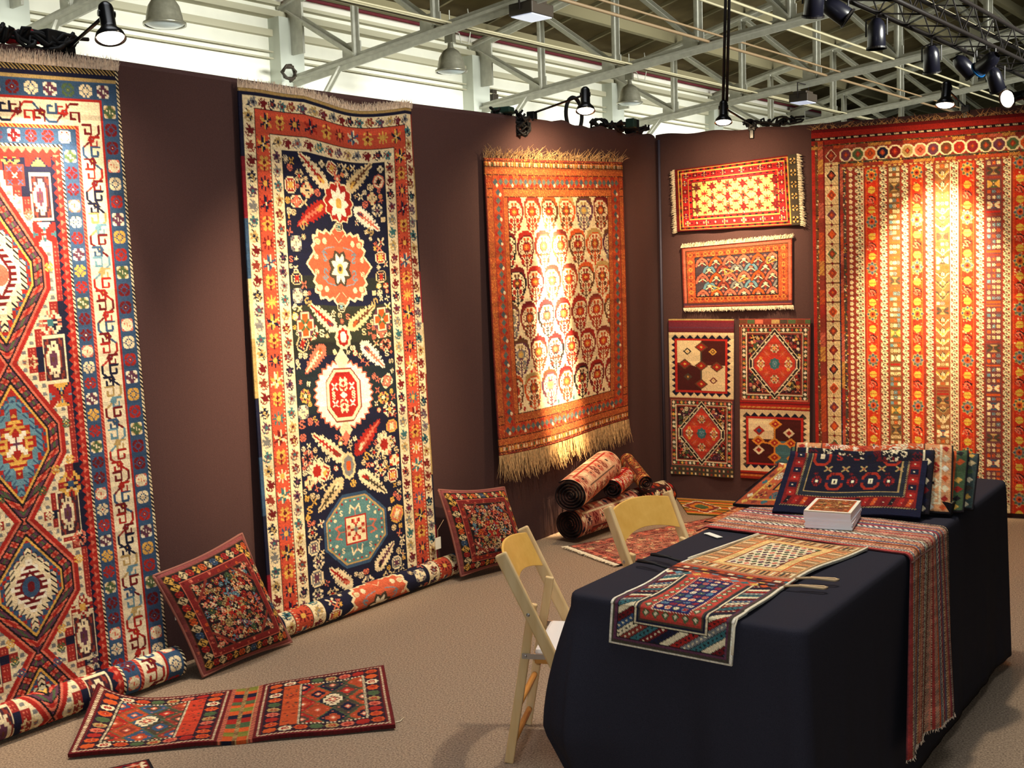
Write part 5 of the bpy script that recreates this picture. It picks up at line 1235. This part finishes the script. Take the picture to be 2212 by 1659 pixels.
# ------------------------------------------------------------------ table, black cloth
T0, T1, T2 = np.array([1.215, -4.665, 0]), np.array([1.870, -4.785, 0]), np.array([2.270, -2.700, 0]); T3 = T0+T2-T1
tx = (T1-T0)/np.linalg.norm(T1-T0); ty = (T2-T1)/np.linalg.norm(T2-T1); tw, tl = np.linalg.norm(T1-T0), np.linalg.norm(T2-T1); tc = (T0+T2)/2; TA = (tx, ty, UP)
r = empty('folding_table', tuple(tc), 0, 'long folding table hidden under the black cloth', 'table')
MB().box((0, 0, .715), (tw-.03, tl-.03, .03), TA).build('table_top', M['table'], r, bevel=.006)
for sx in (-1, 1):
    for sy in (-1, 1):
        p = tx*sx*(tw/2-.12)+ty*sy*(tl/2-.07)
        MB().cyl(p, (tx*sx*(tw/2-.05)+ty*(p@ty))+UP*.70, .013, n=10).build('leg', M['foot'], r)
def table_cloth():
    # profile of the cloth's edge: rounded rectangle, folds deepening towards the hem
    rad = .035; pts = []; nrm = []
    def seg(p, q, n, nn):
        for t in np.linspace(0, 1, n, endpoint=False): pts.append(p+(q-p)*t); nrm.append(nn)
    A = [T0, T1, T2, T3]; dirs = [tx, ty, -tx, -ty]; outs = [-ty, tx, ty, -tx]
    for i in range(4):
        p, q = A[i]+dirs[i]*rad, A[(i+1) % 4]-dirs[i]*rad; seg(p, q, 150 if i % 2 else 70, outs[i])
        c = A[(i+1) % 4]-dirs[i]*rad+dirs[(i+1) % 4]*rad
        for a in np.linspace(0, math.pi/2, 16, endpoint=False): d = outs[i]*math.cos(a)+outs[(i+1) % 4]*math.sin(a); pts.append(c+d*rad); nrm.append(d)
    pts, nrm = np.array(pts), np.array(nrm); n = len(pts); arc = np.concatenate([[0], np.cumsum(np.linalg.norm(np.diff(pts, axis=0), axis=1))])
    rows = [(.742, -.03), (.7425, -.012), (.741, -.003), (.736, .002), (.725, .005), (.70, .007)]+[(z, .008) for z in np.linspace(.66, .045, 26)]
    V = []; near = np.linalg.norm(pts-T0, axis=1)
    corner = np.minimum.reduce([np.linalg.norm(pts-a, axis=1) for a in A])
    for z, o in rows:
        t = max(0, (.70-z)/.66); fold = (.010*np.sin(arc*17)+.008*np.sin(arc*29+1.3)+.006*np.sin(arc*51+.4))*t*(.45+.55*np.exp(-corner/.35))
        crn = np.exp(-(corner/.10)**2)*.03*t; sm_ = np.where(np.abs(nrm@tx) > .7, .35, 1.7); flare = np.exp(-(near/.16)**2)*(.075*math.sin(min(1, t*1.9)*math.pi*.5)-.16*max(0, t-.52)/.48)
        lx = np.exp(-(near/.55)**2)*0
        q = pts+nrm*(o+fold*sm_+crn*.6+flare+.008*t)[:, None]; q[:, 2] = z; V += [tuple(x) for x in q-tc]
    F = []
    R_ = len(rows)
    for i in range(R_-1):
        for k in range(n): a = i*n+k; b_ = i*n+(k+1) % n; F.append((a+n, b_+n, b_, a))
    F.append(tuple(range(n)))
    me = bpy.data.meshes.new('tablecloth'); me.from_pydata(V, [], F); me.update(); sm = [True]*len(F); sm[-1] = False; me.polygons.foreach_set('use_smooth', sm)
    o = put('tablecloth', me, M['cloth']); o.location = tuple(tc); tag(o, 'black cloth draped to the floor over the long table', 'tablecloth')
    md = o.modifiers.new('cloth_thickness', 'SOLIDIFY'); md.thickness = .003; md.offset = -1
    return o
tco = table_cloth()
def on_table(u, v, z=.747): return T0+tx*u+ty*v+UP*z           # u across from the left edge, v along from the near edge
# --- saddlebag over the near edge
img = bag_on_table(); U, V = uv(img); hang = .118; L = .95; RB = .02
d = (1-V)*0+V*L                                                  # distance along the bag from the hanging end
o_, h_ = np.zeros(V.shape), np.zeros(V.shape); m1 = d < hang-RB*.5; o_[m1] = -.020-.006*np.cos((d[m1]/hang)*1.5); h_[m1] = .747-(hang-d[m1])
m2 = ~m1; e = d[m2]-(hang-RB*.5); q_ = math.pi*.5*RB; c_ = np.clip(e/q_, 0, 1)*math.pi/2; o_[m2] = -.020+RB*(1-np.cos(c_))+np.maximum(0, e-q_)-.004; h_[m2] = .747-RB*.5+RB*np.sin(c_)*.62
h_ += .003*np.sin(V*14+U*5)*(V > .2)
ub = .142+.352*U+.10*np.maximum(0, V-.45)*1.0+.010*np.sin(V*7); vv = o_+.0*U
P = T0+tx*ub[..., None]+ty*vv[..., None]+UP*(h_+.004)[..., None]
c = on_table(.33, .25, 0); c[2] = .74; r = empty('saddlebag', tuple(c), 0, 'small woven saddlebag hanging over the near end of the black table', 'saddlebag'); P = P[::-1]; weave('woven_panels', img[::-1], rel(P, c), .007, M['kilim'], r)
iv = img.shape[0]; k0 = int(iv*(1-.47)); k1 = int(iv*(1-.55))
for kk, sgn, colr in ((k0, 1, 'cord'), (k1, 1, 'cord'), (k0, -1, 'rubber'), (k1, -1, 'rubber')):
    p = P[kk, -1 if sgn > 0 else 0]; dd = tx*sgn*.11+ty*(.02 if sgn > 0 else .015)
    MB().tube([rel(p+UP*.003, c), rel(p+dd*.4+UP*.008, c), rel(p+dd*.95+UP*.006, c), rel(p+dd+ty*.012+UP*.006, c), rel(p+dd*.9+ty*.018+UP*.006, c), rel(p+dd*.35+ty*.01+UP*.006, c)], .0035, 6).build('tassel', M[colr], r, True)
MB().tube([rel(P[int(iv*.4*1), 0]+UP*.001, c), rel(P[0, 0], c)], .0035, 6).tube([rel(P[i, -1], c) for i in range(0, iv, 12)], .0035, 6).build('edge_cord', M['fringe_w'], r, True)
# --- striped runner across the table, down to the floor on the right
img = runner_stripes(); U, V = uv(img); L = 1.43; d = V*L-.035      # distance from the left end
acr = np.zeros(V.shape); hh = np.zeros(V.shape); RB = .022; m1 = d < tw-.004; acr[m1] = d[m1]; hh[m1] = .750
m2 = ~m1; e = d[m2]-(tw-.004); q_ = math.pi*.5*RB; c_ = np.clip(e/q_, 0, 1)*math.pi/2; acr[m2] = tw-.004+RB*np.sin(c_); hh[m2] = .750-RB*(1-np.cos(c_))-np.maximum(0, e-q_)
fall = np.clip((.72-hh)/.66, 0, 1); acr += fall*(.030+.012*np.sin(U*9+1)+.006*np.sin(U*23))
acr = acr+np.clip((.12-hh)/.12, 0, 1)*.04*0
v0 = .812+.405*U; v0 = v0+fall*(-.17+.16*U)+ (1-fall)*(.03*(1-np.clip(d/tw, 0, 1)))
left = np.clip((.02-d)/.05, 0, 1)
hh = hh-np.clip(-d-.0, 0, 1)*.5+.004*np.sin(U*13+d*7)*(1-fall)*.5
hem = .185-.045*U
end_ = hh[-1:, :].min(); hh = np.where(fall > 0, .75-(.75-hh)*(.75-hem)/(.75-end_), hh)
P = T0+tx*acr[..., None]+ty*v0[..., None]+UP*hh[..., None]
c = on_table(.4, 1.0, .0); r = empty('table_runner', tuple(c+UP*.74), 0, 'red and blue striped woven runner laid across the table and falling to the floor', 'runner'); P2 = P
weave('woven_stripes', img, rel(P2, c+UP*.74), .004, M['kilim'], r); pts = [rel(P[-1, int(i)], c+UP*.74) for i in np.linspace(0, img.shape[1]-1, 60)]; fringe('fringe', pts, [-UP]*len(pts), M['fringe'], rng, 2, .010, .0010, .5, r)
# --- leaning stack of folded textiles
d_st = np.array([.99736, .07255, 0.]); n_st = np.array([.07255, -.99736, 0.]); B0 = np.array([1.540, -3.575, 0.])
def leaning(name, img, x0, x1, back, crest, label, m='wool', slope=.95, foot=.757, th=.012, seed=0, cat='textile', dl=0., x0t=None, x1t=None):
    """folded textile: rises from the table leaning back, rolls over a soft fold and drops behind"""
    U, V = uv(img); rise = crest-foot; run_ = rise*slope; R_ = .030; l1 = math.hypot(rise, run_); tot = l1+math.pi*R_+l1*.5; t = (1-V)*tot     # t = 0 at the bottom front
    y = np.zeros(V.shape); z = np.zeros(V.shape); a = t < l1; y[a] = t[a]/l1*run_; z[a] = foot+t[a]/l1*rise
    b = (t >= l1) & (t < l1+math.pi*R_*.75); th_ = (t[b]-l1)/R_; a0 = math.atan2(rise, run_); y[b] = run_+R_*(math.sin(a0)*1-np.sin(a0-th_))*1.0; z[b] = crest+R_*(np.cos(a0-th_)-math.cos(a0))
    ye, ze = run_+R_*(math.sin(a0)-math.sin(a0-math.pi*.75*1)), crest+R_*(math.cos(a0-math.pi*.75)-math.cos(a0)); e = t >= l1+math.pi*R_*.75; k = (t[e]-l1-math.pi*R_*.75); y[e] = ye+k*.35; z[e] = ze-k*.9
    q = np.clip((z-foot)/(crest-foot), 0, 1); X0 = x0+(0 if x0t is None else (x0t-x0))*q; X1 = x1+(0 if x1t is None else (x1t-x1))*q
    xx = X0*(1-U)+X1*U; wv = swag(U, V, seed+50, .0045); P = B0+d_st*xx[..., None]-n_st*(back+y+wv+dl*U)[..., None]+UP*(np.maximum(z+wv*.5, foot-.001))[..., None]
    c = np.array([B0[0]+(x0+x1)/2, B0[1]+back, .75]); r = empty(name, tuple(c), 0, label, cat, 'folded textiles leaning on the table'); weave('folded_face', img, rel(P, c), th, M[m], r, back=(70, 40, 40)); return r
bt = bag_tented(); top_ = generic_rug(121, 56, 22, 2.9, (200, 150, 120), (210, 160, 130), ['i', 'r', 'p', 'w', 'l'], 1.6)
top_[:] = np.where(np.indices(top_.shape[:2])[1][..., None] % 9 < 5, top_, top_*.7+70); top_ = np.clip(top_, 2, 250)
leaning('folded_bag', np.concatenate([top_[:, :bt.shape[1]], bt]), .0, .487, 0., .935, 'dark blue bag face with red hooked motifs leaning at the front of the stack', slope=.80, x0t=.045, x1t=.51, th=.014)
sp = [(122, (26, 24, 34), (30, 26, 36), ['i', 'k', 'i', 'd', 'n'], .06, .515, .045, .945, 'black textile with white dotted lines, second in the leaning stack', 'wool', .55, .07, .530),
      (123, (196, 84, 44), (214, 150, 100), ['i', 'w', 'o', 'i', 'r'], .05, .585, .085, .955, 'orange and ivory zigzag textile, third in the leaning stack', 'kilim', .40, .06, .590),
      (124, (176, 92, 40), (70, 90, 60), ['o', 'g', 'y', 'r', 'k'], .0, .625, .125, .935, 'orange and green flatwoven textile, fourth in the leaning stack', 'kilim', .42, .04, .640),
      (125, (200, 170, 120), (60, 74, 70), ['c', 'g', 'i', 'v', 'y'], .10, .655, .165, .915, 'cream edged textile, rearmost upright one in the leaning stack', 'kilim', .45, .1, .675)]
for sd, g1, b1, pal, x0, x1, bk, cr, lab, mm, sl_, x0t, x1t in sp: leaning('folded_textile', generic_rug(sd, 60, 52, 2.4, g1, b1, pal, 1.2), x0, x1, bk, cr, lab, mm, sl_, seed=sd, x0t=x0t, x1t=x1t)
leaning('folded_kilim', generic_rug(126, 60, 46, 2.4, (206, 140, 60), (180, 80, 44), ['y', 'e', 't', 'o', 'i'], 1.), -.155, .40, .105, .880, 'golden kilim with teal and orange edge spilling out at the left of the leaning stack', 'kilim', .85, seed=7, dl=-.02, x0t=-.01, x1t=.42)
img = generic_rug(127, 40, 30, 2.4, (90, 96, 70), (200, 180, 130), ['g', 'c', 'i', 'v', 'k'], 1.); P = quad(img, *(on_table(*q) for q in ((.33, 1.78, .79), (.64, 1.72, .79), (.33, 1.42, .79), (.66, 1.36, .79)))); U, V = uv(img); P[..., 2] += .018*np.sin(V*5)*(1-V)+.006*np.sin(U*9)
c = on_table(.5, 1.56, .75); r = empty('folded_textile', tuple(c), 0, 'folded green and cream textile lying flat behind the leaning stack', 'textile', 'folded textiles leaning on the table'); weave('folded_face', img, rel(P, c), .042, M['kilim'], r)
# --- stack of white booklets
bd = np.array([.95, -.31, 0]); bd /= np.linalg.norm(bd); bn = np.array([.31, .95, 0]); bn /= np.linalg.norm(bn); bc = np.array([1.775, -3.672, .753]); first = None
BA = (tx, ty, UP)
bc = (T0*0+np.array([1.762, -3.665, 0])); nb = 12; th = .0044
for i in range(nb):
    sh = (rng.uniform(-.002, .002), rng.uniform(-.002, .002)); tw_ = .03 if i < 5 else 0.
    if first is None: first = MB().box((0, 0, th/2), (.150, .205, th*1.0), (tx*.985+ty*.17, ty*.985-tx*.17, UP)).build('booklet', M['paper'], None); o = first
    else: o = first.copy(); col.objects.link(o)
    o.location = (bc[0]+sh[0], bc[1]+sh[1], .7535+i*th); o.rotation_euler = (0, 0, tw_)
    tag(o, 'white booklet inside the stack on the striped runner', 'booklet', 'stacked booklets on the runner')
img = booklet_cover(); a = tx*.985+ty*.17; b_ = ty*.985-tx*.17; q = lambda u, v: np.array([bc[0], bc[1], 0])+a*u+b_*v+UP*(.7535+nb*th+th)
P = quad(img.transpose(1, 0, 2), q(-.075, .1025), q(.075, .1025), q(-.075, -.1025), q(.075, -.1025)); c = np.array([bc[0], bc[1], .7535+nb*th]); r = empty('booklet', tuple(c), 0, 'topmost booklet of the stack with an orange rug picture on its cover', 'booklet', 'stacked booklets on the runner')
weave('cover', img.transpose(1, 0, 2), rel(P, c), th*.9, M['kilim'], r, back=(236, 236, 240))
c = np.array([1.425, -3.93, .746]); tag(_at(MB().box((0, 0, 0), (.075, .022, .002), (tx*.86-ty*.5, tx*.5+ty*.86, UP)).box((-.03, .01, .0005), (.006, .006, .002)).build('price_card', M['tagm']), c), 'small white price card on the black cloth beside the runner', 'price card')
# ------------------------------------------------------------------ folding chairs
def chair(label, loc, rz, hide=False):
    r = empty('folding_chair', loc, rz, label, 'chair', 'folding chairs at the table'); H = .715; HW_ = .182
    y1 = .335
    for sx in (-1, 1):
        v = MB().bar((sx*HW_, y1, .005), (sx*HW_, .0, H), .040, .021, (1, 0, 0)) if False else MB()
        d = np.array([0, -y1, H]); d /= np.linalg.norm(d); nn = np.array([0, H, y1]); nn /= np.linalg.norm(nn)
        L = math.hypot(y1, H); v.box((sx*HW_, y1/2, H/2), (.021, .041, L), ((1, 0, 0), nn, d)); rl = v.build('side_rail', M['wood'], r, bevel=.006)
        v = MB(); p = np.array([sx*.158, .098, .545]); q = np.array([sx*.158, .0, .0]); dd = (p-q)/np.linalg.norm(p-q); n2 = np.cross((1, 0, 0), dd); v.box((p+q)/2+dd*.0, (.019, .030, np.linalg.norm(p-q)), ((1, 0, 0), n2, dd)); v.build('rear_leg', M['wood'], r, bevel=.004)
        MB().lathe((sx*(HW_+.0105), .087, .517), (sx, 0, 0), [(.0065, 0), (.006, .002), (.003, .0035)], 12, True).build('bolt', M['steel'], rl)
        MB().box((sx*.171, .108, .372), (.003, .10, .018)).lathe((sx*.1735, .07, .372), (sx, 0, 0), [(.005, 0), (.003, .003)], 10, True).lathe((sx*.1735, .145, .372), (sx, 0, 0), [(.005, 0), (.003, .003)], 10, True).build('hinge_bracket', M['steel'], r)
    for z in (.06, .19): y = .098*z/.545; MB().cyl((-.158, y, z), (.158, y, z), .0105, n=12).build('rung', M['rung'], r, True)
    n = 20; b = MB()
    for i in range(n+1):
        t = i/n*2-1; x = t*.176; bow = -.030*(1-t*t)+.006; arcz = .018*(1-t*t)
        for zz, th in ((.715+arcz-.010, -.004), (.715+arcz-.010, .004), (.585+arcz*1.6, .004), (.585+arcz*1.6, -.004)):
            yb = (H-zz)*y1/H+bow+th; b.v.append((x, yb+.004, zz-.006))
    for i in range(n):
        for k in range(4): a = i*4+k; c = i*4+(k+1) % 4; b.f.append((a, c, c+4, a+4))
    b.f += [(0, 3, 2, 1), tuple(n*4+k for k in range(4))]; b.build('backrest', M['wood2'], r, False, bevel=.002)
    sf = MB().box((0, .245, .350), (.30, .30, .022)).build('seat_frame', M['rung'], r, bevel=.004); MB().box((0, .250, .375), (.305, .31, .034)).build('seat_pad', M['vinyl'], sf, bevel=.014) 
    MB().cyl((-.172, y1*.82, H*.18), (.172, y1*.82, H*.18), .011, n=12).build('front_rung', M['rung'], r, True)
    return r
Lc = np.array([-.2294, .9733, 0]); mid = (np.array([.804, -4.232, 0])+np.array([.730, -3.918, 0]))/2
chair('wooden folding chair nearest the camera, at the left side of the black table', tuple(mid), math.atan2(.22938, .97334)-math.pi/2)
m2 = (np.array([.896, -3.492, 0])+np.array([1.026, -3.154, 0]))/2; f2 = np.array([.9336, -.3583, 0])
chair('second wooden folding chair, half hidden behind the black table', tuple(m2), math.atan2(f2[1], f2[0])-math.pi/2)
tag(MB().tube([(.21, -4.12, .004), (.24, -4.10, .006), (.265, -4.105, .004), (.29, -4.07, .004), (.285, -4.04, .004)], .0018, 5).build('loose_thread', M['fringe_w'], None, True), 'white loose thread lying on the carpet', 'thread')
# ------------------------------------------------------------------ clamp lamps, cables
def lamp(anchor, head, aim, label, power, deg, tgt, lit=True, color=(1, .70, .40), spill=10.):
    anchor, head = np.array(anchor, float), np.array(head, float); a = np.array(aim, float); a /= np.linalg.norm(a); c = (anchor+head)/2; r = empty('clamp_lamp', tuple(anchor), 0, label, 'lamp', 'black clamp lamps on the booth walls'); o = anchor; h = head-o
    sh = MB().lathe(h, a, [(.001, -.105), (.014, -.103), (.024, -.092), (.027, -.08), (.027, -.01), (.031, .0), (.048, .018), (.055, .040), (.054, .041), (.046, .02), (.028, .003)], 28).build('lamp_shade', M['black'], r, True)
    MB().lathe(h, a, [(.001, .050), (.020, .048), (.040, .041), (.047, .034), (.040, .022), (.02, .016)], 24).build('bulb', M['bulb'], sh, True)
    el = h-a*.06; MB().cyl((0, 0, .02), el, .0065, n=8).build('arm', M['black'], r, True); MB().lathe(el, np.cross(a, UP)+np.array([.001, 0, 0]), [(.012, -.03), (.012, .03)], 12, True).build('swivel', M['black'], r)
    MB().box((0, 0, .005), (.05, .05, .05)).box((0, 0, -.04), (.03, .06, .06)).build('clamp', M['black'], r, bevel=.005)
    if power: spot('clamp_lamp_light', tuple(head+a*.065), tgt, power, deg, 1., color); spot('clamp_lamp_spill', tuple(head+a*.065), tgt, spill, 150, 1., color)
    return r
HOT = (1, .66, .34)
lamp(LW(4.295, -.02, 2.50), LW(4.335, .34, 2.535), (.30, -.18, -1), 'black clamp lamp above the medallion rug at far left, bulb glowing', 180, 75, tuple(LW(4.58, .02, 1.60)), color=(1, .80, .58), spill=16)
lamp(LW(1.36, -.02, 2.515), LW(1.43, .41, 2.53), (.10, -.28, -1), 'black clamp lamp on a long arm above the paisley rug', 1500, 21, tuple(LW(1.27, .02, 1.72)), color=(1, .72, .42), spill=64)
spot('clamp_lamp_light', tuple(LW(1.436, .392, 2.468)), tuple(LW(1.27, .03, 1.15)), 3000, 19, 1., (1, .72, .42))
lamp((.66, .02, 2.50), (.60, -.50, 2.525), (.05, -.25, -1), 'black clamp lamp above the small rugs in the corner, under a hanging cable', 150, 70, (.58, 0, 1.82), color=(1, .72, .42), spill=34)
lamp((1.96, .02, 2.50), (1.885, -.52, 2.51), (-.05, -.25, -1), 'black clamp lamp above the striped carpet, bulb pointing down', 620, 52, (1.80, 0, 1.50), color=(1, .70, .38), spill=34)
lamp((2.32, .02, 2.48), (2.225, -.40, 2.50), (-.85, -.9, -.30), 'black clamp lamp at the far right turned to show its bright round bulb', 30, 90, (1.4, -1.6, .9), color=HOT, spill=4)
# another clamp lamp of the booth, on the front rail out of the picture, lights the long navy rug
lamp(tuple(LW(3.5, 2.35, 2.86)), tuple(LW(3.45, 2.15, 2.80)), tuple(LW(3.15, 0, 1.05)-LW(3.45, 2.15, 2.80)), 'black clamp lamp on the front rail of the booth, lighting the long navy rug', 560, 44, tuple(LW(3.14, 0, 1.15)), color=(1, .76, .48), spill=10)
# a stage lamp straight above the table, out of the picture, throws the table's shadow on the carpet
sl_ = empty('stage_lamp', (1.70, -3.35, 4.2), 0, 'black stage lamp overhead above the table, pointing straight down', 'stage lamp', 'black stage lamps on the box truss')
MB().lathe((0, 0, .16), (0, 0, -1), [(.05, -.05), (.09, 0), (.108, .06), (.11, .30), (.105, .305), (.10, .29), (.09, .1)], 24).build('can_body', M['can'], sl_, True); MB().tube([(0, 0, .2), (0, 0, 7.2)], .02, 8).build('hanger', M['truss'], sl_)
spot('stage_lamp_light', (1.70, -3.35, 4.03), (1.0, -3.2, 0), 230, 130, 1., (1, .86, .68), .07)
def squiggle(c, d, n, L, amp, seed, loops=3):
    g = random.Random(seed); P = []
    for k in range(n):
        t = k/(n-1); P.append(np.array(c)+np.array(d)*(t-.5)*L+np.array([amp*math.sin(t*loops*6.28+g.random()), amp*math.cos(t*loops*5+g.random()), amp*.7*math.sin(t*loops*9+g.random()*2)]))
    return P
def bundle(name, c, d, L, amp, n, label, seed, extra=None, r=.008):
    c = np.array(c, float); rt = empty(name, tuple(c), 0, label, 'cable'); 
    for k in range(n): MB().tube(squiggle((0, 0, amp*.7+.012*(k % 3)), d, 30, L*(.7+.3*random.Random(seed+k).random()), amp, seed+k, 2+k % 3), r, 6).build('cable', M['rubber'], rt, True)
    if extra:
        for nm, p, s_, m in extra: MB().box(p, s_).build(nm, M[m], rt, bevel=.008)
    return rt
bundle('cable_bundle', LW(4.46, -.02, 2.505), DL, .42, .035, 6, 'tangle of black cables with a red connector on the wall top at far left', 11, [('connector', (-.02, .055, .05), (.05, .05, .05), 'red'), ('connector', (-.04, -.01, .04), (.05, .05, .05), 'red'), ('connector', (.02, .12, .05), (.05, .1, .06), 'rubber')])
bundle('cable_bundle', LW(1.62, -.03, 2.51), DL, .22, .012, 2, 'small dark green power box and cable on the wall top beside the navy rug', 21, [('power_box', (0, 0, .02), (.12, .07, .035), 'green'), ('rail_bar', (0, .12, .0), (.02, .34, .012), 'steel')])
bundle('cable_bundle', LW(.42, -.02, 2.50), DL, .75, .03, 6, 'long tangle of black cables along the wall top near the corner', 31, [('connector', (.06, .1, .05), (.07, .07, .07), 'rubber'), ('connector', (.1, -.05, .04), (.06, .06, .06), 'green'), ('connector', (.0, .25, .03), (.05, .16, .05), 'rubber')])
bundle('cable_bundle', LW(1.50, .015, 2.42), UP, .12, .035, 5, 'knot of dark cable hanging on the left wall beside the paisley rug', 41, None, .007)
bundle('cable_bundle', (.78, .02, 2.50), (1., 0, 0), .42, .025, 5, 'black cables lying on the back wall top above the small rugs', 51, None, .007)
c = LW(.93, -.02, 2.5); q_ = [LW(.93+.085*math.cos(a)*1.0, -.02, 2.565+.095*math.sin(a)*(1.1))-c for a in np.linspace(-1.9, 4.6, 30)]; tag(_at(MB().tube(q_, .012, 8).build('cable_loop', M['rubber'], None, True), c), 'thick black cable standing up in a loop on the wall top', 'cable')
rt = empty('hanging_cable', (.62, -.46, 2.62), 0, 'pair of thick black cables hanging from the roof down to the corner lamp', 'cable')
for dx in (-.011, .012): MB().tube([(dx-.02, 0, 0), (dx, .1, 1.2), (dx+.02, .25, 2.6), (dx+.03, .5, 5.2)], .0095, 8).build('cable', M['rubber'], rt, True)
